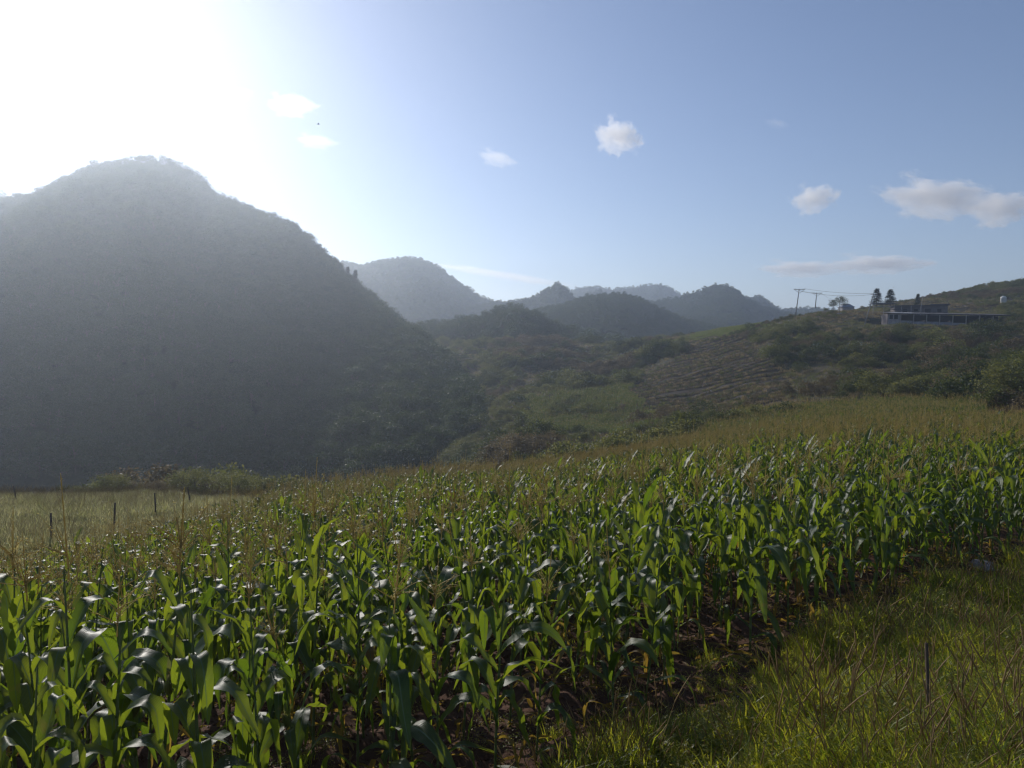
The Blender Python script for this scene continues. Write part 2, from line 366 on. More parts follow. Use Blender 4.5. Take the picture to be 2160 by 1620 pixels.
# maize field: everything beyond the line A-B
AX, AY = 1.50, 6.0; DX, DY = 0.765, 0.644; NX, NY = -0.644, 0.765
def line_d(X, Y): return (X - AX) * NX + (Y - AY) * NY
def ymax_main(px): return np.interp(px, [-900, 0, 200, 400, 650, 900, 1300, 1480, 3000], [14, 17, 21, 29, 43, 53, 58, 60, 60])
def zg(X, Y):
    z = zg0(X, Y)
    X = np.asarray(X, float); Y = np.asarray(Y, float); r = np.hypot(X, Y)
    far = sstep(70, 130, r)
    farm = np.exp(-(((X - 122) / 34) ** 2 + ((Y - 212) / 26) ** 2) ** 2)
    z = z + far * (1 - farm) * (fbm(X / 38, Y / 38, 4) * 5.0 + fbm(X / 7, Y / 7, 3) * 1.3)
    zs = 7.25 - (X - 105.4) * 0.03
    w = sstep(100, 104, X) * (1 - sstep(136, 142, X)) * sstep(185, 190.5, Y) * (1 - sstep(208, 211.5, Y))
    z = z * (1 - w) + (zs - 0.35) * w
    z = z + (1 - far) * fbm(X / 5, Y / 5, 3) * 0.25 * sstep(2, 8, r)
    ld = line_d(X, Y)
    fld = sstep(-0.7, 0.1, ld) * (1 - sstep(20, 40, r))
    z = z + fld * (0.045 * np.cos(2 * pi * (ld - .7) / 0.78) + fbm(X * 3.1, Y * 3.1, 4) * 0.16 + 0.03 * np.abs(fbm(X * 11, Y * 11, 3)))
    z = z + (1 - fld) * (1 - sstep(10, 20, r)) * fbm(X * 2, Y * 2, 3) * 0.10
    return z
def z1(x, y): return float(zg(np.array([x]), np.array([y]))[0])
def hit(px, py, y0=90.0, y1=420.0):
    Y = np.arange(y0, y1, 0.5); u = (px - 1080) / F
    Z = zg(u * Y, Y); _, P = proj(u * Y, Y, Z)
    h = np.where(P <= py)[0]
    k = h[0] if len(h) else int(np.argmin(P))
    return u * Y[k], Y[k], Z[k]
def inpoly(px, py, poly):
    px = np.asarray(px); py = np.asarray(py); c = np.zeros(px.shape, bool); n = len(poly)
    for i in range(n):
        x0, y0 = poly[i]; x1, y1 = poly[(i + 1) % n]
        if y0 == y1: continue
        c ^= ((y0 > py) != (y1 > py)) & (px < (x1 - x0) * (py - y0) / (y1 - y0) + x0)
    return c
POLY_FURROW = [(1290,855),(1330,812),(1420,762),(1480,718),(1560,706),(1610,745),(1660,800),(1650,850),(1500,875),(1340,885)]
POLY_CORN = [(1095,885),(1110,850),(1180,826),(1325,812),(1345,850),(1400,888),(1300,918),(1120,918)]
POLY_TERR = [(915,728),(1010,745),(1030,800),(1000,860),(965,810)]
POLY_LIGHT = [(1440,712),(1500,692),(1600,676),(1610,690),(1540,704),(1470,716)]
def build_ground():
    ths = np.concatenate([np.linspace(-180, -44, 40, endpoint=False), np.linspace(-44, -37, 20, endpoint=False), np.linspace(-37, 37, 620, endpoint=False), np.linspace(37, 44, 20, endpoint=False), np.linspace(44, 180, 41)]) * pi / 180
    rs = np.concatenate([np.geomspace(0.4, 2.6, 14, endpoint=False), np.linspace(2.6, 15, 330, endpoint=False), np.geomspace(15, 90, 110, endpoint=False), np.geomspace(90, 400, 210, endpoint=False), np.geomspace(400, 3000, 40)])
    TH, R = np.meshgrid(ths, rs); X = R * np.sin(TH); Y = R * np.cos(TH)
    Z = zg(X, Y)
    nr, nt_ = X.shape
    V = np.stack([X, Y, Z], -1).reshape(-1, 3)
    idx = np.arange(nr * nt_).reshape(nr, nt_)
    Q = np.stack([idx[:-1, :-1], idx[:-1, 1:], idx[1:, 1:], idx[1:, :-1]], -1).reshape(-1, 4)[:, ::-1]
    x, y, z = V.T
    n = fbm(x * 0.7, y * 0.7, 4)
    px, py = proj(x, np.maximum(y, 0.1), z)
    ld = line_d(x, y)
    soil = sstep(-0.5, 0.2, ld + n * 1.2) * (np.hypot(x, y) < 110) * (y > 0) * (1 - sstep(0, 3, y - ymax_main(px)))
    till = inpoly(px, py, POLY_FURROW) * (y > 100) * (y < 330) * 0.75
    g = G(); g.add(V, Q)
    tag(link('ground', g.mesh('ground', [MT['ground']], True, {'soil': soil, 'tilled': till})), kind='structure')
build_ground()
# ------------------------------------------------------------------ hills
def hill_surface(pts, D, W, floor, amp, seed, canopy, extra=None, p=0.85):
    pxs = np.array([a for a, b in pts], float); pys = np.array([b for a, b in pts], float)
    Dx = (lambda q: np.interp(q, [a for a, b in D], [b for a, b in D])) if isinstance(D, list) else (lambda q: np.full_like(np.asarray(q, float), D))
    def f(px, t):
        """t 0 at the foot in front, 1 at the crest, >1 behind"""
        px = np.asarray(px, float); t = np.asarray(t, float); d = Dx(px)
        py = np.interp(px, pxs, pys)
        zc = zray(py, d) - canopy
        Wf = W if not callable(W) else W(px)
        Y = d - Wf * (1 - t)
        X = (px - 1080) / F * (d * CP - zc * SP) * (Y / d) ** 0.75
        tt = np.clip(t, 0, 1)
        z = floor + (zc - floor) * np.where(t <= 1, 1 - (1 - tt) ** 1.25 * 1.0, 1 - (np.maximum(t - 1, 0) * 1.1) ** 1.3)
        env = np.clip(1 - t, 0, 1) ** 0.6 * np.clip(t * 4, 0, 1)
        sc = W0 * 0.32
        z = z + env * (fbm(X / sc + seed, Y / sc * 0.5 + seed, 5)) * amp
        return X, Y, z
    W0 = W if not callable(W) else float(np.mean(W(pxs)))
    return f
def build_hill(name, f, px0, px1, npx, nt_, seed, bump=1.5):
    PX, T = np.meshgrid(np.linspace(px0, px1, npx), np.concatenate([np.linspace(0, 1, nt_), np.linspace(1, 1.9, nt_ // 3)[1:]]))
    X, Y, Z = f(PX, T)
    s = max(4.0, abs(float(X.max() - X.min())) / npx * 2.5)
    Z = Z + (fbm(X / s + seed, Y / s, 3)) * bump
    idx = np.arange(X.size).reshape(X.shape)
    Q = np.stack([idx[:-1, :-1], idx[:-1, 1:], idx[1:, 1:], idx[1:, :-1]], -1).reshape(-1, 4)
    g = G(); g.add(np.stack([X, Y, Z], -1).reshape(-1, 3), Q)
    return tag(link(name, g.mesh(name, [MT['hill']])), kind='structure')
HILLS = {
 'left': ([(-700,470),(-300,440),(0,425),(75,418),(100,408),(150,382),(185,366),(220,356),(260,350),(300,350),(340,354),(380,364),(410,380),(435,400),(455,424),(480,430),(500,434),(560,460),(610,478),(640,498),(660,514),(700,552),(740,598),(780,630),(850,688),(900,722),(940,762),(975,808),(1000,850),(1012,890),(1022,930),(1030,1000)],
          [(-700,500),(0,495),(220,480),(455,460),(660,420),(850,330),(940,270),(1000,205),(1030,170)]),
 'behind_left': ([(-600,380),(-100,400),(0,411),(45,413),(75,418),(130,425),(250,445),(400,500)], 760),
 'blue_ridge': ([(600,600),(660,575),(700,562),(730,550),(750,557),(765,559),(800,553),(830,547),(860,543),(885,546),(900,550),(935,567),(955,582),(970,592),(1010,619),(1050,634),(1090,633),(1150,640),(1250,655),(1400,690)], 1000),
 'pointed': ([(980,650),(1040,637),(1090,633),(1110,628),(1130,622),(1143,613),(1150,609),(1158,607),(1165,602),(1172,596),(1177,594),(1183,598),(1192,604),(1207,620),(1217,634),(1260,652),(1330,690)], 850),
 'pale_far': ([(1100,640),(1180,622),(1200,612),(1215,606),(1250,602),(1270,604),(1290,608),(1330,605),(1350,602),(1370,599),(1390,598),(1400,600),(1412,605),(1430,617),(1470,630),(1550,642),(1700,655)], 1500),
 'knoll': ([(1200,650),(1225,632),(1238,621),(1252,613),(1265,612),(1278,618),(1290,630),(1340,650),(1400,680)], 1150),
 'middle': ([(1040,690),(1075,672),(1110,658),(1150,648),(1180,641),(1200,636),(1225,627),(1240,622),(1265,620),(1290,618),(1310,617),(1330,620),(1350,628),(1370,637),(1400,652),(1440,670),(1480,680),(1520,688),(1560,705),(1620,740)], 600),
 'right_peak': ([(1300,650),(1370,632),(1400,629),(1430,624),(1455,616),(1480,608),(1497,602),(1510,598),(1525,597),(1540,602),(1555,613),(1570,628),(1600,644),(1640,658),(1690,668),(1750,675),(1850,690)], 880),
 'right_behind': ([(1480,660),(1540,642),(1560,630),(1575,624),(1600,622),(1612,627),(1625,637),(1645,652),(1665,650),(1690,648),(1720,648),(1770,652),(1850,662),(1950,680)], 1080),
 'wooded_knoll': ([(800,740),(850,715),(880,703),(920,698),(960,692),(1000,684),(1040,674),(1070,664),(1090,660),(1110,667),(1130,680),(1160,694),(1190,704),(1220,709),(1260,719),(1300,730),(1360,750)], 390),
}
HF = {}
p_, d_ = HILLS['left']
HF['left'] = hill_surface(p_, d_, lambda q: np.interp(q, [-700, 455, 850, 1030], [360, 320, 190, 60]), -36, 22, 3.1, 4.0)
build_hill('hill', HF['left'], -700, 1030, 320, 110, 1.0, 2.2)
HSPEC = {'behind_left': (300, -30, 40, 5.0, 4), 'blue_ridge': (460, -40, 80, 11.0, 4), 'pointed': (260, -30, 32, 2.2, 2), 'pale_far': (500, -40, 80, 7.7, 4),
         'knoll': (200, -30, 20, 8.8, 3), 'middle': (230, -30, 38, 4.4, 4), 'right_peak': (340, -35, 62, 6.1, 4), 'right_behind': (300, -30, 50, 9.3, 3), 'wooded_knoll': (110, -20, 10, 1.9, 1)}
for k, (W, fl, amp, sd_, can) in HSPEC.items():
    pts, D = HILLS[k]
    HF[k] = hill_surface(pts, D, W, fl, amp, sd_, can)
    build_hill('hill', HF[k], pts[0][0], pts[-1][0], 240, 80, sd_, {'wooded_knoll': 1.5}.get(k, 5.0))
# ------------------------------------------------------------------ instanced cover ("stuff")
def proto_collection(name, meshes):
    c = bpy.data.collections.new(name)
    for i, me in enumerate(meshes):
        o = bpy.data.objects.new('proto_%s_%02d' % (name, i), me); c.objects.link(o)
    return c
def scatter(name, P, R, S, I, coll, label=None, cat=None):
    P = np.asarray(P, float).reshape(-1, 3); n = len(P)
    me = bpy.data.meshes.new(name); me.vertices.add(n); me.vertices.foreach_set('co', P.ravel())
    a = me.attributes.new('rot', 'FLOAT_VECTOR', 'POINT'); a.data.foreach_set('vector', np.asarray(R, float).ravel())
    a = me.attributes.new('scl', 'FLOAT', 'POINT'); a.data.foreach_set('value', np.asarray(S, float).ravel())
    a = me.attributes.new('idx', 'INT', 'POINT'); a.data.foreach_set('value', np.asarray(I, np.int32).ravel())
    o = link(name, me)
    ng = bpy.data.node_groups.new(name + '_nodes', 'GeometryNodeTree')
    ng.interface.new_socket('Geometry', in_out='INPUT', socket_type='NodeSocketGeometry')
    ng.interface.new_socket('Geometry', in_out='OUTPUT', socket_type='NodeSocketGeometry')
    gi = ng.nodes.new('NodeGroupInput'); go = ng.nodes.new('NodeGroupOutput')
    ci = ng.nodes.new('GeometryNodeCollectionInfo'); ci.inputs[0].default_value = coll; ci.inputs['Separate Children'].default_value = True; ci.inputs['Reset Children'].default_value = True
    iop = ng.nodes.new('GeometryNodeInstanceOnPoints'); iop.inputs['Pick Instance'].default_value = True
    def na(nm, t):
        x = ng.nodes.new('GeometryNodeInputNamedAttribute'); x.data_type = t; x.inputs['Name'].default_value = nm
        return [s for s in x.outputs if s.enabled and s.name == 'Attribute'][0]
    e = ng.nodes.new('FunctionNodeEulerToRotation')
    L = ng.links
    L.new(gi.outputs[0], iop.inputs['Points']); L.new(ci.outputs[0], iop.inputs['Instance'])
    L.new(na('idx', 'INT'), iop.inputs['Instance Index']); L.new(na('rot', 'FLOAT_VECTOR'), e.inputs[0]); L.new(e.outputs[0], iop.inputs['Rotation'])
    L.new(na('scl', 'FLOAT'), iop.inputs['Scale']); L.new(iop.outputs[0], go.inputs[0])
    m = o.modifiers.new('scatter', 'NODES'); m.node_group = ng
    tag(o, label, cat, None, 'stuff')
    return o
# ------------------------------------------------------------------ maize parts
def leaf_geo(L, w, e0, bt, bs, e1, sway=0.0, twist=0.0, seg=16, na=5, rip=0.010, fold=30, rng=random, mid=0.0):
    t = np.linspace(0, 1, seg + 1)
    s = sstep(bt - bs, bt + bs, t)
    e = np.radians(e0 - 10 * t + (e1 - e0 + 10 * t) * s)
    y = sway * t ** 1.5
    T = np.stack([np.cos(e) * np.cos(y), np.cos(e) * np.sin(y), np.sin(e)], -1)
    P = np.zeros((seg + 1, 3)); P[1:] = np.cumsum((T[:-1] + T[1:]) / 2 * L / seg, 0)
    S0 = np.stack([-np.sin(y), np.cos(y), 0 * y], -1); N0 = np.cross(T, S0)
    tw = twist * t
    S = S0 * np.cos(tw)[:, None] + N0 * np.sin(tw)[:, None]; Nn = np.cross(T, S)
    W = np.interp(t, [0, 0.06, 0.3, 0.55, 0.8, 0.93, 1.0], [0.45, 0.6, 0.97, 1.0, 0.62, 0.28, 0.02]) * w / 2
    fo = np.radians(np.interp(t, [0, 0.2, bt, min(1, bt + 0.3), 1.0], [55, fold, fold * 0.5, fold * 0.7, 5]))
    ph1, ph2 = rng.uniform(0, 6), rng.uniform(0, 6); f1, f2 = rng.uniform(2.5, 4.5), rng.uniform(2.5, 4.5)
    V = []; U = []
    for a in np.linspace(-1, 1, na):
        r = rip * np.sin(2 * pi * (f1 if a < 0 else f2) * t + (ph1 if a < 0 else ph2)) * a * a * np.sin(pi * np.clip(t * 1.1, 0, 1))
        V.append(P + S * (a * W * np.cos(fo))[:, None] + Nn * (abs(a) * W * np.sin(fo) + r * w / 0.09)[:, None]); U.append(np.stack([np.full_like(t, a * 0.5 + 0.5), t], -1))
    V = np.array(V).transpose(1, 0, 2).reshape(-1, 3); U = np.array(U).transpose(1, 0, 2).reshape(-1, 2)
    Q = [(i * na + j, i * na + j + 1, (i + 1) * na + j + 1, (i + 1) * na + j) for i in range(seg) for j in range(na - 1)]
    return G().add(V, Q, U)
def make_leaf_pool(seg, na, seed):
    r = random.Random(seed); pool = {'low': [], 'mid': [], 'top': [], 'dry': []}
    for i in range(16):   # big leaves that snap over and hang
        pool['mid'].append(leaf_geo(r.uniform(.66, .88), r.uniform(.10, .135), r.uniform(50, 74), r.uniform(.28, .55), r.choice([.04, .06, .09, .2]), r.uniform(-89, -58), r.uniform(-.5, .5), r.uniform(-.7, .7), seg, na, r.uniform(.007, .014), r.uniform(15, 32), r))
    for i in range(5):
        pool['mid'].append(leaf_geo(r.uniform(.6, .85), r.uniform(.095, .125), r.uniform(35, 60), r.uniform(.4, .6), r.uniform(.3, .45), r.uniform(-50, -5), r.uniform(-.7, .7), r.uniform(-1.2, 1.2), seg, na, .013, r.uniform(12, 28), r))
    for i in range(8):
        pool['top'].append(leaf_geo(r.uniform(.38, .58), r.uniform(.075, .105), r.uniform(50, 75), r.uniform(.3, .6), r.choice([.05, .1, .25]), r.choice([r.uniform(-88, -55), r.uniform(-80, -30), r.uniform(-80, -30), r.uniform(10, 50)]), r.uniform(-.4, .4), r.uniform(-.5, .5), seg, na, .008, r.uniform(20, 38), r))
    for i in range(6):
        pool['low'].append(leaf_geo(r.uniform(.5, .7), r.uniform(.06, .08), r.uniform(20, 55), r.uniform(.25, .45), r.uniform(.1, .25), r.uniform(-88, -60), r.uniform(-.6, .6), r.uniform(-1.5, 1.5), seg, na, .012, r.uniform(15, 35), r))
    for i in range(6):
        pool['dry'].append(leaf_geo(r.uniform(.35, .6), r.uniform(.03, .055), r.uniform(0, 45), r.uniform(.15, .4), r.uniform(.1, .2), r.uniform(-89, -70), r.uniform(-1, 1), r.uniform(-3, 3), seg, na, .02, r.uniform(30, 60), r))
    return pool
def stalk_geo(h, seed, n=8):
    r = random.Random(seed); P = []; R = []
    k = 14; ax, ay = r.uniform(-.05, .05), r.uniform(-.05, .05)
    for i in range(k + 1):
        t = i / k
        P.append((ax * t * t, ay * t * t, t * h - 0.06 * (i == 0))); R.append((0.0120 * (1 - t) + 0.0045 * t))
    PP = []; RR = []
    for i in range(k):
        a, b = np.array(P[i]), np.array(P[i + 1])
        for f, m in ((0, 1.0), (.90, .95), (.97, 1.35)): PP.append(a + (b - a) * f); RR.append((R[i] + (R[i + 1] - R[i]) * f) * m)
    PP.append(np.array(P[-1])); RR.append(R[-1])
    return tube(G(), PP, RR, n)
def tassel_geo(seed, nb, n=4, fine=True, fat=1.0):
    r = random.Random(seed); g = G(); H = r.uniform(.42, .60)
    def spike(p0, p1, rad, k):
        p0 = np.array(p0); p1 = np.array(p1); d = p1 - p0
        sag = r.uniform(0, .05)
        P = [p0 + d * t + np.array([0, 0, -sag * t * t]) for t in np.linspace(0, 1, k)]
        tube(g, P, [fat * rad * (0.6 if i % 2 else 1.1) * (1 - .55 * i / (k - 1)) for i in range(k)], n)
        if fine:
            for i in range(k * 2):
                c = p0 + d * r.uniform(.15, 1) ; c[2] -= sag * .4; v = np.array([r.uniform(-1, 1), r.uniform(-1, 1), r.uniform(-.6, 1)]); v /= np.linalg.norm(v)
                e = c + v * .016; s = np.cross(v, d); s = s / (np.linalg.norm(s) + 1e-9) * .003
                g.add([c, (c + e) / 2 + s, e, (c + e) / 2 - s], [(0, 1, 2, 3)])
    spike((0, 0, -.05), (r.uniform(-.03, .03), r.uniform(-.03, .03), H), .0062, 12)
    for i in range(nb):
        a = r.uniform(0, 2 * pi); el = radians(r.uniform(25, 68)); l = r.uniform(.18, .32); z = r.uniform(0, .14)
        spike((0, 0, z), (cos(a) * cos(el) * l, sin(a) * cos(el) * l, z + sin(el) * l), .0042, 8)
    return g
def ear_geo(seed):
    r = random.Random(seed); g = G(); t = np.linspace(0, 1, 9)
    tube(g, [(0.06 * x, 0, .20 * x) for x in t], [.008 + .020 * sin(pi * min(1, x * 1.05 + .08)) ** .7 for x in t], 8)
    for i in range(5):
        a = i * 2.4; l = leaf_geo(.2, .035, 80, .7, .2, r.uniform(20, 60), 0, 0, 5, 3, .002, 30, r)
        g.merge(l, rotz(a), (cos(a) * .014, sin(a) * .014, .01))
    return g
def silk_geo(seed):
    r = random.Random(seed); g = G()
    for i in range(36):
        a = r.uniform(0, 2 * pi); l = r.uniform(.03, .07); o = r.uniform(0, .05)
        tube(g, [(.06 + cos(a) * .004, sin(a) * .004, .195), (.065 + cos(a) * .012, sin(a) * .012, .215), (.068 + cos(a) * o, sin(a) * o, .205 + l * .4 * r.uniform(-.6, 1))], [.0009, .0009, .0005], 3)
    return g
POOL = make_leaf_pool(16, 5, 11)
POOLM = {}
for k, lst in POOL.items():
    nm = 'leaf_dry' if k == 'dry' else 'leaf_' + k
    POOLM[k] = [g.mesh(nm, [MT['corn_dry'] if k == 'dry' else MT['corn']]) for g in lst]
YELLOW = [POOL['low'][i].mesh('leaf_yellow', [MT['corn_dry']]) for i in range(3)]
STALK = [stalk_geo(h, i) for i, h in enumerate([1.55, 1.62, 1.70, 1.76, 1.84, 1.92])]
STALKH = [1.55, 1.62, 1.70, 1.76, 1.84, 1.92]
STALKM = [g.mesh('stalk', [MT['stalk']]) for g in STALK]
TASS = [tassel_geo(i, nb) for i, nb in enumerate([6, 9, 12, 13, 15, 10])]
TASSM = [g.mesh('tassel', [MT['tassel']]) for g in TASS]
EARM = [ear_geo(i).mesh('ear', [MT['husk']]) for i in range(3)]
SILKM = [silk_geo(i).mesh('silk', [MT['silk']]) for i in range(3)]
def plant_recipe(r, nl=None, tassel=None, young=False):
    """the leaves of one plant: (pool, index, height, azimuth, tilt, scale)"""
    si = r.randrange(6); h = STALKH[si]; phi = r.uniform(0, 2 * pi); out = []
    n = nl or r.randrange(10, 14)
    for k in range(n):
        f = k / (n - 1); z = 0.12 + f * (h - 0.42)
        az = phi + (k % 2) * pi + r.uniform(-.45, .45)
        if f < 0.22: kind = 'dry' if r.random() < .42 else 'low'
        elif f < 0.78: kind = 'mid'
        else: kind = 'top'
        i = r.randrange(len(POOL[kind]))
        out.append((kind, i, z, az, r.uniform(-.12, .12), r.uniform(.85, 1.16)))
    return si, out, (r.randrange(6) if (tassel if tassel is not None else r.random() < .82) else None), (r.choice([None, 'g', 'g']) if r.random() < .75 else None)
def joined_plant(r, pool, mats_far=True, tassfine=False, tsc=1.0):
    si, lv, ta, ear = plant_recipe(r, None, (r.random() < .6) if tsc > 1 else None); g = G()
    tube(g, [(0, 0, -.05), (.01, 0, STALKH[si] * .5), (0, .02, STALKH[si])], [.014, .011, .005], 4, 1)
    for kind, i, z, az, ti, s in lv:
        g.merge(pool[kind][i], rotz(az) @ roty(ti), (0, 0, z), s, 3 if kind == 'dry' else 0)
    if ta is not None: g.merge(tassel_geo(si + 10, 8, 3, tassfine, tsc), None, (0, 0, STALKH[si]), 1.0, 2)
    return g
# maize positions
rg = random.Random(5); CP_ = []
for k in range(0, 170):
    d = 0.70 + k * 0.78
    t = -60.0
    while t < 120:
        t += (0.45 if k < 5 else (0.40 if k < 10 else 0.34)) + rg.uniform(-.07, .10)
        if rg.random() < .06: continue
        X = AX + DX * t + NX * (d + rg.uniform(-.07, .07)); Y = AY + DY * t + NY * (d + rg.uniform(-.07, .07))
        if Y < 3.3: continue
        CP_.append((X, Y))
CP_ = np.array(CP_)
zz = zg(CP_[:, 0], CP_[:, 1]); px, py = proj(CP_[:, 0], CP_[:, 1], zz)
_, pyt = proj(CP_[:, 0], CP_[:, 1], zz + 1.9)
edge = ymax_main(px) + fbm(CP_[:, 0] / 4, CP_[:, 1] / 4, 2) * 5
second = (px > 1470) & (px < 2080) & (CP_[:, 1] > 66) & (CP_[:, 1] < np.interp(px, [1470, 1560, 1900, 2080], [84, 104, 102, 88]))
keep = (px > -170) & (px < 2330) & ((CP_[:, 1] < edge) | second) & (pyt < 1640)
CPN = np.column_stack([CP_[keep], zz[keep], px[keep], py[keep]])
dist = np.hypot(CPN[:, 0], CPN[:, 1])
inview = (CPN[:, 3] > -25) & (CPN[:, 3] < 2185) & (CPN[:, 4] < 1850)
order = np.argsort(np.where(inview, dist, 1e6))
HERO = CPN[order[:300]]; rest = np.setdiff1d(np.arange(len(CPN)), order[:300]); REST = CPN[rest]
print('corn total', len(CPN), 'hero reach', dist[order[299]])
def corn_plant(x, y, z, r, label, group, rz, sc, recipe=None, lean=None, yellow=False):
    si, lv, ta, ear = recipe or plant_recipe(r)
    root = empty('corn_plant', (x, y, z - .02), rz, label, 'corn plant', group)
    root.scale = (sc, sc, sc); ln = lean or (r.gauss(0, .06), r.gauss(0, .06))
    root.rotation_euler = (ln[0], ln[1], rz)
    link('stalk', STALKM[si], root)
    for kind, i, zl, az, ti, s in lv:
        me = YELLOW[i % 3] if (yellow and zl < .55) else POOLM[kind][i]
        o = link('leaf', me, root); o.location = (0, 0, zl); o.rotation_euler = (0, ti, az); o.scale = (s, s, s)
        if kind == 'dry' or (yellow and zl < .55): o['label'] = 'withered yellow-brown lower leaf'
    if ta is not None:
        o = link('tassel', TASSM[ta], root); o.location = (0, 0, STALKH[si] - .02); o.rotation_euler = (r.uniform(-.1, .1), r.uniform(-.1, .1), r.uniform(0, 6))
    if ear:
        a = r.uniform(0, 6); e = link('ear', EARM[r.randrange(3)], root); e.location = (cos(a) * .014, sin(a) * .014, r.uniform(.75, 1.0)); e.rotation_euler = (0, .25, a)
        link('silk', SILKM[r.randrange(3)], e)
    return root
def ordinal(n):
    ones = ['', 'first', 'second', 'third', 'fourth', 'fifth', 'sixth', 'seventh', 'eighth', 'ninth', 'tenth', 'eleventh', 'twelfth', 'thirteenth', 'fourteenth', 'fifteenth', 'sixteenth', 'seventeenth', 'eighteenth', 'nineteenth']
    if n < 20: return ones[n]
    t = ['', '', 'twent', 'thirt', 'fort', 'fift', 'sixt', 'sevent', 'eight', 'ninet'][n // 10]
    return t + 'ieth' if n % 10 == 0 else t + 'y-' + ones[n % 10]
def zone(x, y, px, ld, ta, ear):
    if ld < 0.5:
        if px < 900: z = ('corn plant in the nearest row left of centre, over bare red soil', 'nearest row of maize, left part')
        elif px < 1500: z = ('corn plant in the nearest row at centre, beside bare soil and weeds', 'nearest row of maize, middle part')
        else: z = ('corn plant in the nearest row at right, where the grassy bank begins', 'nearest row of maize, right part')
    else:
        d = math.hypot(x, y)
        side = 'left' if px < 720 else ('middle' if px < 1440 else 'right')
        near = 'close' if d < 8 else 'further back'
        z = ('%s corn plant %s in the dense maize stand, %s of the photo' % ('tasselled' if ta is not None else 'leafy untasselled', 'close by' if near == 'close' else 'a few rows back', side), 'maize stand %s, %s' % (near, side))
    return z
specials = [  # target base pixel, label, lean, scale, extras
 (1062, 1568, 'tall backlit corn plant standing alone at the soil edge, its yellow lowest leaf hanging', 1.04, dict(yellow=True)),
 (1590, 1345, 'big dark corn plant towering over its row near the weedy bank, broad raised leaves', 1.12, {}),
 (325, 1700, 'nearest corn plant at lower left with two long arching grey-green leaves', 1.06, {}),
 (130, 1700, 'corn plant in the bottom left corner with one long leaf reaching left', 1.0, {}),
 (745, 1640, 'corn plant at bottom centre-left with dark folded leaves before red soil', 1.0, {}),
 (1225, 1500, 'thin corn plant by the bare soil with one yellow withered leaf', .92, dict(yellow=True)),
 (1440, 1420, 'leaning corn plant beside bare dark soil with a pale silk tuft on its ear', .97, {}),
 (1790, 1290, 'short corn plant at the grass edge with dry broken lower leaves', .88, dict(yellow=True)),
 (2085, 1205, 'corn plant at the right end of the row behind the grey stone', .95, {}),
]
used = set(); hx, hy = HERO[:, 3], HERO[:, 4]
SPEC = {}
for (sx, sy, lab, sc, ex) in specials:
    dd = (hx - sx) ** 2 + (hy - sy) ** 2
    for j in np.argsort(dd):
        if j not in used: used.add(j); SPEC[int(j)] = (lab, sc, ex); break
ROW = np.round((np.array([line_d(a, b) for a, b in HERO[:, :2]]) - .70) / .78).astype(int) + 1
NTH = {}
for rw in set(ROW):
    js = [j for j in range(len(HERO)) if ROW[j] == rw and j not in SPEC]
    for q, j in enumerate(sorted(js, key=lambda j: HERO[j, 3])): NTH[j] = q + 1
for j, (x, y, z, ppx, ppy) in enumerate(HERO):
    r = random.Random(1000 + j); rec = plant_recipe(r); ld = line_d(x, y)
    if j in SPEC:
        lab, sc, ex = SPEC[j]
        if ppx > 600 and ppx < 1600: rec = (rec[0], rec[1], rec[2], 'g')
        corn_plant(x, y, z, r, lab, 'corn plants of the near rows', r.uniform(0, 6.28), sc, rec, None, **ex)
    else:
        lab, grp = zone(x, y, ppx, ld, rec[2], rec[3])
        lab = '%s corn plant, %s from left in the %s row from the weedy bank' % ('tasselled' if rec[2] is not None else 'leafy', ordinal(NTH[j]), ordinal(max(1, ROW[j])))
        sc = r.uniform(.84, 1.12) * (1.05 if math.hypot(x, y) < 9 else 1.0) * (0.92 if (ld < 1.2 and ppx > 1500) else 1.0)
        corn_plant(x, y, z, r, lab, grp, r.uniform(0, 6.28), sc, rec, None, r.random() < .08)
# the rest of the maize
rr = random.Random(77)
POOL_M = POOL
POOL_L = make_leaf_pool(7, 3, 12)
mats4 = [MT['corn'], MT['stalk'], MT['tassel'], MT['corn_dry']]
mats4f = [MT['corn_far'], MT['stalk'], MT['tassel'], MT['corn_dry']]
pm = [joined_plant(rr, POOL_M, False, True).mesh('corn_proto', mats4) for _ in range(14)]
pf = [joined_plant(rr, POOL_L, True, False, 1.25).mesh('corn_proto_far', mats4f) for _ in range(10)]
near_ = np.hypot(REST[:, 0], REST[:, 1]) < 26
def rots(n, r, tilt=.07): return np.column_stack([r.uniform(-tilt, tilt, n), r.uniform(-tilt, tilt, n), r.uniform(0, 2 * pi, n)])
nr_ = np.random.default_rng(3)
R_ = REST[near_]; scatter('maize', R_[:, :3], rots(len(R_), nr_), nr_.uniform(.82, 1.1, len(R_)), nr_.integers(0, 14, len(R_)), proto_collection('corn_mid', pm), 'dense stand of ripening maize filling the middle of the field', 'maize')
R_ = REST[~near_]; scatter('maize', R_[:, :3], rots(len(R_), nr_), nr_.uniform(.82, 1.1, len(R_)), nr_.integers(0, 10, len(R_)), proto_collection('corn_far', pf), 'distant maize with straw tassels running to the far field edge', 'maize')
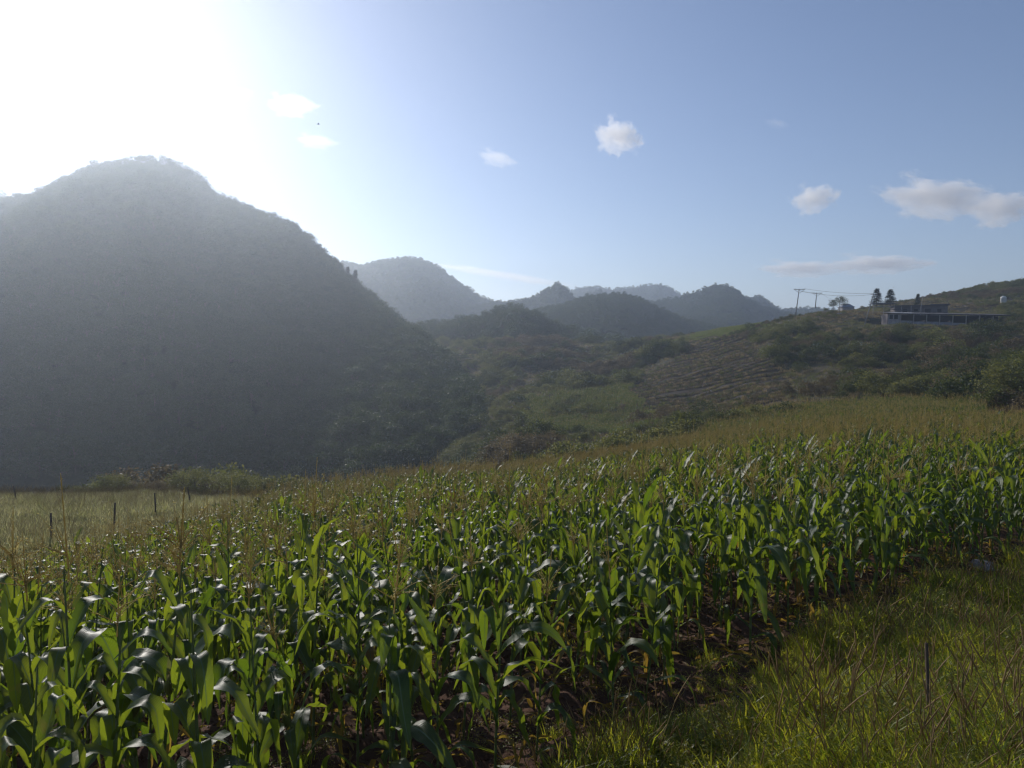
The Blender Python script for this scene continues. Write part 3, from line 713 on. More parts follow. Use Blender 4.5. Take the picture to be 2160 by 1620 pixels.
# ------------------------------------------------------------------ weeds, grass, clods
def tuft(r, n, h, w, spread, lean=.5, m=0, seed_heads=0):
    g = G()
    for i in range(n):
        a = r.uniform(0, 2 * pi); rad = spread * r.random() ** .5; bx, by = cos(a) * rad, sin(a) * rad
        H = h * r.uniform(.5, 1.1); d = r.uniform(0, 2 * pi); ln = lean * r.uniform(.2, 1.2) * H; ww = w * r.uniform(.6, 1.2)
        ts = [0, .35, .7, 1.0]; sx, sy = -sin(d), cos(d); V = []
        for t in ts:
            c = np.array([bx + cos(d) * ln * t ** 2, by + sin(d) * ln * t ** 2, H * (t - .28 * t * t * lean * 1.2)]); wt = ww * (1 - t ** 1.6) * .5 + .0004
            V += [c - np.array([sx, sy, 0]) * wt, c + np.array([sx, sy, 0]) * wt]
        g.add(V, [(0, 1, 3, 2), (2, 3, 5, 4), (4, 5, 7, 6)], None, m)
    for i in range(seed_heads):
        a = r.uniform(0, 2 * pi); H = h * r.uniform(1.1, 1.6); ln = H * r.uniform(.1, .45); bx, by = r.uniform(-spread, spread) * .6, r.uniform(-spread, spread) * .6
        P = [(bx + cos(a) * ln * t * t, by + sin(a) * ln * t * t, H * t) for t in (0, .4, .75, .76, .9, 1)]
        tube(g, P, [.0016, .0013, .001, .0035, .003, .0006], 3, 1)
    return g
def herb(r, n, h, ls, spread, m=0):
    g = G()
    for i in range(n):
        a = r.uniform(0, 2 * pi); rad = spread * r.random() ** .5
        c = np.array([cos(a) * rad, sin(a) * rad, h * r.random() ** 1.3])
        d = r.uniform(0, 2 * pi); e = r.uniform(-.4, .8); l = ls * r.uniform(.6, 1.4)
        T = np.array([cos(d) * cos(e), sin(d) * cos(e), sin(e)]); S = np.cross(T, [0, 0, 1]); S /= np.linalg.norm(S); S = S + np.array([0, 0, r.uniform(-.6, .6)])
        g.add([c, c + T * l * .45 + S * l * .28, c + T * l, c + T * l * .45 - S * l * .28], [(0, 1, 2, 3)], None, m)
    return g
r = random.Random(21)
grass_protos = [tuft(r, 50, .27, .008, .16, .9, 0, 1).mesh('tuft', [MT['grass'], MT['drygrass']]) for _ in range(5)] + \
               [tuft(r, 30, .20, .006, .14, .9, 0, 2).mesh('tuft', [MT['grass'], MT['drygrass']]) for _ in range(2)] + \
               [herb(r, 200, .17, .021, .17).mesh('herb', [MT['weed']]) for _ in range(5)] + \
               [tuft(r, 22, .36, .011, .12, .9, 0, 2).mesh('tuft', [MT['grass'], MT['drygrass']]) for _ in range(2)]
gc = proto_collection('verge', grass_protos)
n = 70000
X = nr_.uniform(-3, 15, n); Y = nr_.uniform(2.4, 17, n)
ld = line_d(X, Y) + fbm(X * 1.2, Y * 1.2, 3) * 1.0 - 0.15
Z = zg(X, Y); ppx, ppy = proj(X, Y, Z)
dens = (ld < -0.15) | ((ld < 0.5) & (nr_.random(n) < .25)) | (nr_.random(n) < .05)
k = dens & ((fbm(X * .9 + 20, Y * .9, 3) > -.16) | (nr_.random(n) < .3)) & (ppx > -60) & (ppx < 2230) & (ppy < 1750) & (ld < 6) & (nr_.random(n) < np.interp(Y, [2, 6, 12, 17], [1, .8, .45, .3]))
X, Y, Z, ld = X[k], Y[k], Z[k], ld[k]; n = len(X)
pt_ = fbm(X * .55 + 3, Y * .55, 3) - 0.06 * (6.5 - Y) * .3
tall = pt_ > -0.02
I = np.where(tall, nr_.choice([0, 1, 2, 3, 4, 5, 0, 12, 9, 10], n), nr_.choice([7, 8, 9, 10, 11, 7, 8, 0, 1, 2], n))
I = np.where((ld > 0) & (nr_.random(n) < .6), nr_.choice([7, 8, 9, 1, 6], n), I)
S = nr_.uniform(.6, 1.25, n) * np.clip(1.28 + fbm(X * .8, Y * .8 + 40, 3) * 2.2, .6, 1.7) * np.where(ld > -.1, .55, 1) * np.where(tall, 1.0, .85)
scatter('grass', np.column_stack([X, Y, Z - .01]), rots(n, nr_, .25), S, I, gc, 'backlit weeds and grass covering the bank at lower right', 'grass')
# soil crumbs and dead leaf litter between the near rows
def lump(r):
    g = G(); n = 6; V = []; Q = []
    for i in range(5):
        ph = pi * (i + .02) / 4.04
        for j in range(n):
            q = r.uniform(.75, 1.2); V.append((sin(ph) * cos(2 * pi * j / n) * q, sin(ph) * sin(2 * pi * j / n) * q, cos(ph) * .7 * q))
    for i in range(4):
        for j in range(n): Q.append((i * n + j, (i + 1) * n + j, (i + 1) * n + (j + 1) % n, i * n + (j + 1) % n))
    return g.add(np.array(V) * .03, Q)
lumps = [lump(r).mesh('clod', [MT['clod']], False) for _ in range(5)]
n = 60000
X = nr_.uniform(-9, 12, n); Y = nr_.uniform(3, 15, n); ld = line_d(X, Y)
Z = zg(X, Y); ppx, ppy = proj(X, Y, Z)
k = (ld > -.5) & (ppx > -40) & (ppx < 2200) & (ppy < 1700) & (fbm(X * 2, Y * 2, 2) > -.12) & (ld < 6)
X, Y, Z = X[k], Y[k], Z[k]; n = len(X)
scatter('soil_clods', np.column_stack([X, Y, Z]), nr_.uniform(0, 6, (n, 3)), nr_.pareto(2.2, n).clip(0, 2.2) * .35 + .2, nr_.integers(0, 5, n), proto_collection('clods', lumps), 'crumbly red-brown soil between the near maize rows', 'soil')
lit = [leaf_geo(r.uniform(.15, .4), r.uniform(.02, .05), r.uniform(5, 30), .5, .3, r.uniform(-30, 0), r.uniform(-1, 1), r.uniform(-3, 3), 7, 3, .03, 30, r).mesh('litter', [MT['corn_dry']]) for _ in range(6)]
n = 5000
X = nr_.uniform(-9, 12, n); Y = nr_.uniform(3, 15, n); ld = line_d(X, Y); Z = zg(X, Y); ppx, ppy = proj(X, Y, Z)
k = (ld > -.3) & (ld < 6) & (ppx > -40) & (ppx < 2200) & (ppy < 1700)
X, Y, Z = X[k], Y[k], Z[k]; n = len(X)
scatter('leaf_litter', np.column_stack([X, Y, Z + .02]), rots(n, nr_, .2), nr_.uniform(.5, 1.1, n), nr_.integers(0, 6, n), proto_collection('litter', lit), 'dry fallen maize leaves lying on the soil between rows', 'leaf litter')
# meadow beyond the maize at left
mead = [tuft(r, 26, .75, .035, .5, .8, 0, 3).mesh('meadow_tuft', [MT['meadow'], MT['drygrass']]) for _ in range(4)] + [tuft(r, 20, .5, .03, .5, .8, 0, 0).mesh('meadow_tuft', [MT['meadow'], MT['drygrass']]) for _ in range(2)]
n = 60000
U = nr_.uniform(-.85, .45, n); Y = nr_.uniform(13, 86, n); X = U * Y; ppx = 1080 + F * U
e = ymax_main(ppx)
lim = np.interp(ppx, [0, 300, 600, 1000, 1700], [58, 66, 66, 75, 80])
k = ((Y > e - 1.5) | ((Y > e - 6) & (nr_.random(n) < .35))) & (Y < lim) & (nr_.random(n) < np.interp(Y, [13, 80], [.5, 1]))
X, Y = X[k], Y[k]; n = len(X)
mI = np.where(fbm(X / 6, Y / 6, 3) > .04, nr_.integers(4, 6, n), nr_.integers(0, 4, n))
scatter('meadow_grass', np.column_stack([X, Y, zg(X, Y) - .03]), rots(n, nr_, .15), nr_.uniform(.6, 1.15, n), mI, proto_collection('meadow', mead), 'rough olive grass between the maize and the valley drop', 'grass')
# ------------------------------------------------------------------ trees and shrubs
def clump_leaves(g, r, c, rad, n, ls, m=0, flat=1.0):
    for i in range(n):
        v = np.array([r.gauss(0, 1), r.gauss(0, 1), r.gauss(0, 1)]); v /= np.linalg.norm(v) + 1e-9
        q = r.random() ** .45
        p = np.array(c) + v * np.array([rad, rad, rad * flat]) * q
        T = np.array([r.gauss(0, 1), r.gauss(0, 1), r.gauss(-.2, .6)]) + v * .8; T /= np.linalg.norm(T)
        S = np.cross(T, np.array([r.gauss(0, 1), r.gauss(0, 1), r.gauss(0, 1)])); S /= np.linalg.norm(S) + 1e-9
        l = ls * r.uniform(.6, 1.4)
        g.add([p, p + T * l * .5 + S * l * .3, p + T * l, p + T * l * .5 - S * l * .3], [(0, 1, 2, 3)], None, m)
def broad(seed, h, wid, ncl, nl, ls, flat=.7, openness=.0):
    r = random.Random(seed); tr = G(); cr = G()
    top = np.array([r.uniform(-.1, .1) * wid, r.uniform(-.1, .1) * wid, h * .8])
    tube(tr, [(0, 0, -.6), top * .35, top * .7, top], [h * .024, h * .018, h * .011, h * .004], 5)
    for i in range(ncl):
        a = r.uniform(0, 2 * pi); zf = r.uniform(.32, .96); rw = wid * .5 * sin(pi * min(.98, zf * .75 + .22)) ** .8 * r.uniform(.45, 1.05)
        c = np.array([cos(a) * rw, sin(a) * rw, h * zf]); rad = wid * r.uniform(.12, .22)
        b = top * (zf * .75)
        tube(tr, [b, (b + c) / 2 + np.array([0, 0, -.03 * h]), c], [h * .008, h * .005, h * .002], 4)
        clump_leaves(cr, r, c, rad, nl, ls, 0, flat)
    return tr, cr
def conifer(seed, h, wid, nt_=14, ls=.6):
    r = random.Random(seed); tr = G(); cr = G()
    tube(tr, [(0, 0, -.6), (0, 0, h * .5), (0, 0, h)], [h * .02, h * .012, h * .002], 5)
    for i in range(nt_):
        f = i / (nt_ - 1); z = h * (.12 + .85 * f); w = wid * .5 * (1 - f) ** .8 + .12
        for j in range(11):
            a = r.uniform(0, 2 * pi); e = np.array([cos(a) * w, sin(a) * w, -w * .15 + r.uniform(-.1, .2)]) * r.uniform(.75, 1.1)
            tube(tr, [(0, 0, z), (e[0], e[1], z + e[2])], [.04, .012], 3)
            for k in range(20):
                q = r.uniform(.2, 1); p = np.array([e[0] * q, e[1] * q, z + e[2] * q]); T = np.array([r.gauss(0, 1) + cos(a), r.gauss(0, 1) + sin(a), r.gauss(0, .5)]); T /= np.linalg.norm(T)
                S = np.cross(T, [0, 0, 1]) + np.array([0, 0, r.uniform(-.4, .4)]); l = ls * r.uniform(.6, 1.3)
                cr.add([p, p + T * l * .5 + S * l * .16, p + T * l, p + T * l * .5 - S * l * .16], [(0, 1, 2, 3)])
    return tr, cr
def join2(tr, cr, mcr):
    g = G(); g.merge(cr, m=0); g.merge(tr, m=1); return g.mesh('canopy', [mcr, MT['bark']], False)
TREES = [broad(40 + i, 1.0, w, nc, nl, ls, fl) for i, (w, nc, nl, ls, fl) in enumerate([(.95, 22, 60, .055, .7), (.8, 20, 60, .055, .8), (1.25, 24, 60, .055, .45), (.7, 18, 60, .055, .9), (1.1, 26, 52, .055, .5), (1.0, 15, 60, .055, .6)])]
TREEM = [(t.mesh('trunk', [MT['bark']]), c.mesh('crown', [MT['forest']], False)) for t, c in TREES]
SHRUBG = [broad(60 + i, 1.0, w, nc, nl, ls, fl) for i, (w, nc, nl, ls, fl) in enumerate([(1.5, 22, 46, .085, .8), (1.9, 26, 42, .085, .7), (1.3, 18, 48, .09, .8), (1.7, 22, 44, .085, .6)])]
FINEG = [broad(160 + i, 1.0, w, 40, 95, .038, .75) for i, w in enumerate([1.25, 1.5, 1.1])]
CON = [conifer(80 + i, 1.0 * 8, w) for i, w in enumerate([3.4, 2.6, 3.9])]
CONM = [(t.mesh('trunk', [MT['bark']]), c.mesh('crown', [MT['pine']], False)) for t, c in CON]
SHRUBM = {k: [(t.mesh('stem', [MT['bark']]), c.mesh('foliage', [MT[k]], False)) for t, c in SHRUBG] for k in ('shrub', 'shrub_lit', 'shrub_dry')}
FINEM = {k: [(t.mesh('trunk', [MT['bark']]), c.mesh('crown', [MT[k]], False)) for t, c in FINEG] for k in ('shrub', 'shrub_lit', 'shrub_dry')}
def tree_thing(name, pair, loc, sc, rz, label, cat, group=None, parts=('trunk', 'crown'), sz=1.0):
    e = empty(name, loc, rz, label, cat, group); e.scale = (sc, sc, sc * sz)
    link(parts[0], pair[0], e); link(parts[1], pair[1], e)
    return e
far_protos = [join2(*TREES[i], MT['forest']) for i in range(6)]
cc = proto_collection('canopy', far_protos)
# tree cover of the hills
def cover(f, px0, px1, n, hmin, hmax, seed, name, label, t0=.02, t1=1.12, msk=None):
    q = np.random.default_rng(seed); P = q.uniform(px0, px1, n); T = q.uniform(t0, t1, n) ** .85
    X, Y, Z = f(P, T); zz_ = zg0(X, Y)
    k = Z > zz_ - 1.5
    if msk is not None: k &= msk(P, T, X, Y)
    X, Y, Z = X[k], Y[k], Z[k]; m = len(X)
    scatter(name, np.column_stack([X, Y, Z - .8]), rots(m, q, .08), hmin + (hmax * 1.35 - hmin) * q.random(m) ** 2.0, q.integers(0, 6, m), cc, label, 'forest')
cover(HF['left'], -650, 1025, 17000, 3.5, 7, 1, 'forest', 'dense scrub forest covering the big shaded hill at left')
for nm, n, h0, h1, lab in [('behind_left', 1500, 4, 8, 'forest on the low ridge showing behind the big hill at far left'), ('blue_ridge', 6500, 2.5, 5, 'hazy blue forest on the long rounded ridge left of centre'),
        ('pointed', 2400, 2.5, 4, 'forest on the sharply pointed hazy hill at centre'), ('pale_far', 4000, 3, 5.5, 'forest on the palest most distant ridge'), ('knoll', 500, 3, 6, 'forest on the tiny grey knoll behind the middle hill'),
        ('middle', 8000, 2.2, 4.8, 'dark forest on the broad blue hill at centre right'), ('right_peak', 6000, 2.5, 5, 'forest on the rounded peak right of centre'), ('right_behind', 3000, 2.5, 5, 'forest on the low hazy hill just left of the poles')]:
    a, b = HILLS[nm][0][0][0], HILLS[nm][0][-1][0]
    cover(HF[nm], a, b, n, h0, h1, hash(nm) % 97 if False else len(nm) * 7, 'forest', lab)
cover(HF['wooded_knoll'], 800, 1350, 1400, 3.5, 7, 5, 'forest', 'mixed trees covering the small dark knoll beyond the valley')
# individual trees along the skyline of the big hill
r = random.Random(314); fL = HF['left']
for i, p in enumerate(np.linspace(84, 880, 74)):
    pxx = p + r.uniform(-6, 6)
    if 468 < pxx < 486: continue
    X, Y, Z = fL(pxx, r.uniform(.96, 1.0)); h = r.uniform(6.5, 11) * (1.2 if 200 < pxx < 480 else 1.0) * float(np.interp(pxx, [500, 880], [1, .62]))
    seg = 'left shoulder' if pxx < 215 else ('rounded summit' if pxx < 450 else ('stepped right shoulder' if pxx < 660 else 'long right slope'))
    ti = r.choice([0, 1, 2, 3, 4, 5])
    tree_thing('tree', TREEM[ti], (float(X), float(Y), float(Z) - .8), h, r.uniform(0, 6), 'skyline tree on the %s of the big hill' % seg, 'tree', 'skyline trees on the %s of the left hill' % seg)
for pxx, h, lab in [(735, 12, 'dark conifer on the right slope of the big hill, left one of the close pair'), (751, 13.5, 'tallest dark spire-shaped conifer on the right slope of the big hill')]:
    X, Y, Z = fL(pxx, .98); tree_thing('conifer_tree', CONM[1], (float(X), float(Y), float(Z) - .5), h / 8, 1.0, lab, 'conifer', None)
# trees at the left margin that catch light on the dark slope
for (qx, t, h, lab) in [(14, .66, 14, 'pale sunlit tree at the left photo edge, upper one on the dark slope'), (52, .60, 10, 'pale sunlit tree just right of the upper edge tree on the dark slope'), (5, .36, 11, 'pale sunlit tree low on the dark slope at the left edge'), (72, .33, 6, 'small pale bush low on the dark slope near the left edge')]:
    X, Y, Z = fL(qx, t); tree_thing('tree', (TREEM[2][0], TREEM[2][1]), (float(X), float(Y), float(Z) + .5), h, qx, lab, 'tree')
# trees on the wooded knoll
fk = HF['wooded_knoll']
for i, pxx in enumerate([905, 930, 955, 978, 992, 1010, 1030, 1048, 1058, 1069, 1082, 1095, 1108, 1122, 1138, 1152, 1170]):
    X, Y, Z = fk(pxx, .97); h = r.uniform(5, 7.5) * (1.5 if 1040 < pxx < 1090 else 1); flat = 2 if (1040 < pxx < 1100 or pxx in (992,)) else r.choice([0, 1, 4])
    lab, grp = ('wide flat-topped tree crowning the small dark knoll', 'flat-topped trees on the knoll') if 1040 < pxx < 1100 else (('tree on the left shoulder of the small knoll', 'trees on the left shoulder of the knoll') if pxx < 1040 else ('tree on the right shoulder of the small knoll', 'trees on the right shoulder of the knoll'))
    tree_thing('tree', TREEM[flat], (float(X), float(Y), float(Z) - .6), h, r.uniform(0, 6), lab, 'tree', grp)
# the lit bushes along the lip of the meadow
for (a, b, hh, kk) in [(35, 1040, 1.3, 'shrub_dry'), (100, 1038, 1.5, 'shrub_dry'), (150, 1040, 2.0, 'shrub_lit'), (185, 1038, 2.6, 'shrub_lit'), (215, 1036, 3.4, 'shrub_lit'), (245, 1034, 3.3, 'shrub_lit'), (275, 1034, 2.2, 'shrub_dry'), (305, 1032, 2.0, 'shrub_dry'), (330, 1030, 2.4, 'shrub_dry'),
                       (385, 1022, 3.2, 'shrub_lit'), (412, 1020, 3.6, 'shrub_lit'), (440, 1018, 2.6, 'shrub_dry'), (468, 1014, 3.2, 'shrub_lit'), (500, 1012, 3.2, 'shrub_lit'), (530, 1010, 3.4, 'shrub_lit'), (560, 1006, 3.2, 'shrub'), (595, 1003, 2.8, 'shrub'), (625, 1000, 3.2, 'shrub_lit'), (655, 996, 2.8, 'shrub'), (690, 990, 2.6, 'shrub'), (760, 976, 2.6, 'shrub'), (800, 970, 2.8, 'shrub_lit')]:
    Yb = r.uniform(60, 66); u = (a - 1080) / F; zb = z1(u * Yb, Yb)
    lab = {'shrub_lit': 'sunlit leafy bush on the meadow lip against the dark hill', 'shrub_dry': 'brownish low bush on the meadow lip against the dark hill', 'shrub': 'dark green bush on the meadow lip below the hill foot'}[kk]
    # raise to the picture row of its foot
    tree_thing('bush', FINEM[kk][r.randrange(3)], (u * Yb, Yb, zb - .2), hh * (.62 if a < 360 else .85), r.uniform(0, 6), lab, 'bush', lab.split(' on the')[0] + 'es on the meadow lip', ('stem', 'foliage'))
# individual larger bushes and trees of the valley and the right-hand slope
allp = []
def free_spot(px_, py_):
    return not (inpoly(np.array([px_]), np.array([py_]), POLY_FURROW)[0] or inpoly(np.array([px_]), np.array([py_]), POLY_CORN)[0] or inpoly(np.array([px_]), np.array([py_]), POLY_TERR)[0] or (1590 < px_ < 2110 and 600 < py_ < 686) or (1430 < px_ < 1610 and py_ < 715))
cnt = 0; r = random.Random(99)
zones = [('slope left of the small maize patch', (905, 1110, 745, 915), 2.6, 4.6, 'shrub'), ('green hump above the small maize patch', (1000, 1320, 706, 815), 2.6, 4.8, 'shrub'), ('brushy strip below the ploughed slope', (1110, 1700, 890, 945), 1.6, 2.8, 'shrub'),
         ('slope under the long shed', (1600, 2000, 700, 845), 2.0, 4.0, 'shrub'), ('dark hollow at the right edge', (1960, 2160, 690, 860), 3.0, 5.0, 'shrub')]
for zn, (a, b, c, d), h0, h1, kk in zones:
    for i in range(34):
        qx, qy = r.uniform(a, b), r.uniform(c, d)
        if not free_spot(qx, qy): continue
        X, Y, Z = hit(qx, qy)
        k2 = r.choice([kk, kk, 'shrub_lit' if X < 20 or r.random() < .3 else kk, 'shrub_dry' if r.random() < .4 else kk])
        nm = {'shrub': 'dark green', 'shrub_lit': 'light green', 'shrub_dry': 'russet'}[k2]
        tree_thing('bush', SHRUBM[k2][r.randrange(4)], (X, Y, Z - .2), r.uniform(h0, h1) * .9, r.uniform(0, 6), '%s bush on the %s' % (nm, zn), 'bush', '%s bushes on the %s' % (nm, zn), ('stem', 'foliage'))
# big trees at the right edge above the maize
for (qx, Yb, h, kk) in [(2120, 88, 6.5, 'shrub_lit'), (2165, 84, 7.5, 'shrub_lit'), (2085, 98, 5.0, 'shrub'), (2040, 104, 4.2, 'shrub'), (2200, 92, 8.5, 'shrub'), (2140, 112, 6.0, 'shrub')]:
    u = (qx - 1080) / F; tree_thing('tree', FINEM[kk][int(qx) % 3], (u * Yb, Yb, z1(u * Yb, Yb) - .3), h * .9, qx, {'shrub_lit': 'yellow-green tree at the right edge behind the maize', 'shrub': 'dark tree in the shaded hollow at the right edge'}[kk], 'tree', {'shrub_lit': 'yellow-green trees at the right edge', 'shrub': 'dark trees at the right edge'}[kk])
# scrub cover of the valley and right slope
sc_protos = [join2(*SHRUBG[i], MT['shrub']) for i in range(4)] + [join2(*SHRUBG[i], MT['shrub_lit']) for i in range(4)] + [join2(*SHRUBG[i], MT['shrub_dry']) for i in range(3)]
n = 42000
U = nr_.uniform(-.16, .80, n); Y = np.sqrt(nr_.uniform(62 ** 2, 345 ** 2, n)); q_ = nr_.random(n) < .22; U = np.where(q_, nr_.uniform(-.75, -.05, n), U); Y = np.where(q_, nr_.uniform(70, 190, n), Y)
X = U * Y; Z = zg(X, Y); ppx, ppy = proj(X, Y, Z)
inF = inpoly(ppx, ppy, POLY_FURROW) & (Y > 100); inC = inpoly(ppx, ppy, POLY_CORN) & (Y > 100); inT = inpoly(ppx, ppy, POLY_TERR) & (Y > 150); inL = inpoly(ppx, ppy, POLY_LIGHT) & (Y > 150)
inH = (ppx > 1845) & (ppx < 2105) & (ppy < 688) & (Y > 192) & (Y < 236)
topz = (ppx > 1590) & (ppy < 690) & (Y > 180)
sec = (ppx > 1455) & (ppx < 2090) & (Y < np.interp(ppx, [1470, 1560, 1900, 2080], [86, 106, 104, 90]))
den = fbm(X / 16, Y / 16, 3)
front = Y < np.maximum(ymax_main(ppx) + 7, np.where(ppx < 1000, 72, 0))
inC = inC & (nr_.random(n) < .75); inT = inT & (nr_.random(n) < .6)
k = ~(inF | inC | inT | inL | inH | sec | front) & (nr_.random(n) < np.clip(.62 + den * 2.4, .12, 1)) & (nr_.random(n) < .75)
px_k, Xk, Yk, Zk, dk = ppx[k], X[k], Y[k], Z[k], den[k]; m = len(Xk)
typ = fbm(Xk / 22 + 9, Yk / 22, 3)
I = np.where(typ > .10, nr_.integers(8, 11, m), np.where((typ < -.06) | (nr_.random(m) < .2), nr_.integers(4, 8, m), nr_.integers(0, 4, m)))
S = np.where(topz[k], .55, 1.0) * np.clip(nr_.gamma(4, .42, m), .5, 3.6) * np.where(Xk > 60, .8, 1.0) * np.clip(.75 + dk * 1.8, .45, 1.4)
scatter('scrub', np.column_stack([Xk, Yk, Zk - .15]), rots(m, nr_, .12), S, I, proto_collection('scrub', sc_protos), 'patchy green and russet scrub over the valley and right slope', 'scrub')
# rough grass between
gr_p = [tuft(r, 22, 1.0, .07, .8, .8, 0, 0).mesh('rough_grass', [MT[m_]]) for m_ in ('shrub_lit', 'drygrass', 'shrub_dry', 'shrub_lit')]
n = 46000
U = nr_.uniform(-.16, .80, n); Y = np.sqrt(nr_.uniform(62 ** 2, 345 ** 2, n)); X = U * Y; Z = zg(X, Y); ppx, ppy = proj(X, Y, Z)
inF = inpoly(ppx, ppy, POLY_FURROW) & (Y > 100); inC = inpoly(ppx, ppy, POLY_CORN) & (Y > 100)
sec = (ppx > 1470) & (ppx < 2080) & (Y < np.interp(ppx, [1470, 1560, 1900, 2080], [84, 104, 102, 88]))
k = ~(inF | inC | sec) & (Y > ymax_main(ppx)); X, Y, Z = X[k], Y[k], Z[k]; m = len(X)
ty = fbm(X / 20, Y / 20 + 4, 3); I = np.where(ty > .05, nr_.choice([1, 2], m), nr_.choice([0, 3, 0, 1], m))
scatter('rough_grass', np.column_stack([X, Y, Z - .05]), rots(m, nr_, .15), nr_.uniform(.4, 1.0, m), I, proto_collection('rough', gr_p), 'brown and olive rough grass between the bushes', 'grass')
# light green crop strip and small maize patch
def patch(poly, n, protos, name, label, cat, s0, s1, ymin=100, yr=(100, 340), ur=(-.16, .5)):
    U = nr_.uniform(*ur, n); Y = np.sqrt(nr_.uniform(yr[0] ** 2, yr[1] ** 2, n)); X = U * Y; Z = zg(X, Y); a, b = proj(X, Y, Z)
    k = inpoly(a + fbm(X / 5, Y / 5, 3) * 60, b + fbm(X / 5 + 7, Y / 5, 3) * 26, poly) & (Y > ymin); X, Y, Z = X[k], Y[k], Z[k]; m = len(X)
    scatter(name, np.column_stack([X, Y, Z - .05]), rots(m, nr_, .1), nr_.uniform(s0, s1, m), nr_.integers(0, len(protos.objects), m), protos, label, cat)
patch(POLY_CORN, 34000, proto_collection('corn_patch', pf), 'maize', 'small separate maize patch on the valley slope at centre', 'maize', .45, .9, 100, (105, 230), (-.02, .25))
lg = proto_collection('light_crop', [tuft(r, 30, .8, .06, .6, .6).mesh('light_crop', [MT['crop_light']]) for _ in range(3)])
patch(POLY_LIGHT, 40000, lg, 'crop', 'bright green crop strip on the ridge left of the poles', 'crop', .6, 1.0, 200, (200, 330), (.2, .42))
# ploughed slope: low bushy rows
rowp = [tuft(r, 34, .6, .06, .38, .6).mesh('row_plant', [MT[k_]]) for k_ in ('shrub_lit', 'shrub_dry', 'drygrass')] + [herb(r, 60, .45, .2, .42).mesh('row_plant', [MT[k_]]) for k_ in ('shrub', 'shrub_dry')]
a0 = hit(1345, 835); a1 = hit(1610, 775)
dv = np.array([a1[0] - a0[0], a1[1] - a0[1]]); dv /= np.linalg.norm(dv); nv = np.array([-dv[1], dv[0]])
P = []
for q in np.arange(-60, 110, 3.3):
    for t in np.arange(-60, 140, .38):
        w = 1.1 * sin(t * .12 + q * .3) + .6 * sin(t * .31)
        x = a0[0] + dv[0] * t + nv[0] * (q + w); y = a0[1] + dv[1] * t + nv[1] * (q + w); P.append((x, y))
P = np.array(P); P = P + nr_.normal(0, .12, P.shape); P = P[P[:, 1] > 100]
Z = zg(P[:, 0], P[:, 1]); a, b = proj(P[:, 0], P[:, 1], Z)
k = inpoly(a, b, POLY_FURROW); P, Z = P[k], Z[k]; m = len(P)
scatter('crop', np.column_stack([P, Z]), rots(m, nr_, .1), nr_.uniform(.9, 1.5, m), nr_.integers(0, 5, m), proto_collection('rows', rowp), 'low planted rows striping the brown slope right of centre', 'crop rows')
# terraces beside the hill foot
P = []
for q in range(16):
    for t in np.arange(0, 1, .006):
        P.append((905 + 130 * t, 735 + q * 8.5 + 8 * sin(t * 3 + q) + t * 12))
TX = []
for (a_, b_) in P:
    if inpoly(np.array([a_]), np.array([b_]), POLY_TERR)[0] and nr_.random() < .85: TX.append(hit(a_, b_, 120))
TX = np.array(TX); m = len(TX)
if m: scatter('terrace_grass', TX, rots(m, nr_, .1), nr_.uniform(.7, 1.2, m), nr_.choice([0, 1, 3], m), proto_collection('terr', gr_p), 'pale grassy terrace steps beside the foot of the big hill', 'grass')
# ------------------------------------------------------------------ farm buildings on the ridge
YS = 200.0
sx0 = pt(1872, 684, YS)
th_s = radians(-12); tl = radians(1.7)
shed = empty('long_shed', sx0, th_s, 'long low open-fronted farm shed with dark metal roof on the right ridge', 'shed'); shed.rotation_euler = (0, tl, th_s)
Ls, Hs, Ds = 30.0, 3.4, 6.0
def part(name, m, parent, fn, smooth=False, label=None):
    g = G(); fn(g); o = link(name, g.mesh(name, [MT[m]], smooth), parent)
    if label: o['label'] = label
    return o
part('foundation', 'render', shed, lambda g: box(g, (-.3, -.3, -3.0), (19.5, Ds, -.02)))
part('back_wall', 'dark', shed, lambda g: box(g, (0, Ds - .25, 0), (Ls, Ds, Hs - .4)))  # wall coloured near-black so the open bays look shaded inside
for bx_ in (0, 3.2): part('side_wall', 'brick', shed, lambda g: box(g, (bx_, .3, 0), (bx_ + .2, Ds - .252, Hs - .5)))
fw = part('front_wall', 'render', shed, lambda g: (box(g, (.2, .3, 0), (3.2, .5, 1.5)), box(g, (.2, .3, 2.7), (3.2, .5, Hs - .5)), box(g, (.2, .3, 1.5), (.5, .5, 2.7)), box(g, (1.4, .3, 1.5), (1.7, .5, 2.7)), box(g, (2.7, .3, 1.5), (3.2, .5, 2.7))))
for wx in (.5, 1.7):
    part('window', 'dark', shed, lambda g: box(g, (wx, .4, 1.5), (wx + (.9 if wx < 1 else 1.0), .44, 2.7)))
px_posts = [3.35 + i * 3.3 for i in range(8)]
for i, x_ in enumerate(px_posts):
    part('post', 'conc', shed, lambda g: box(g, (x_ - .11, .05, -1.2 if i < 6 else -.2), (x_ + .11, .27, Hs - .35)))
for i, x_ in enumerate(px_posts[:5]):
    hp = [1.15, .95, 1.0, .9, .8][i]
    part('low_wall', 'rooflight', shed, lambda g: box(g, (x_ + .13, .3, 0), (x_ + 3.15, .42, hp)))
part('partition', 'brick', shed, lambda g: (box(g, (9.8, .6, 0), (9.9, Ds - .3, 1.3)), box(g, (16.4, .6, 0), (16.5, Ds - .3, 1.3)), box(g, (23, .6, 0), (23.1, Ds - .3, 1.3))))
tr_ = radians(9)
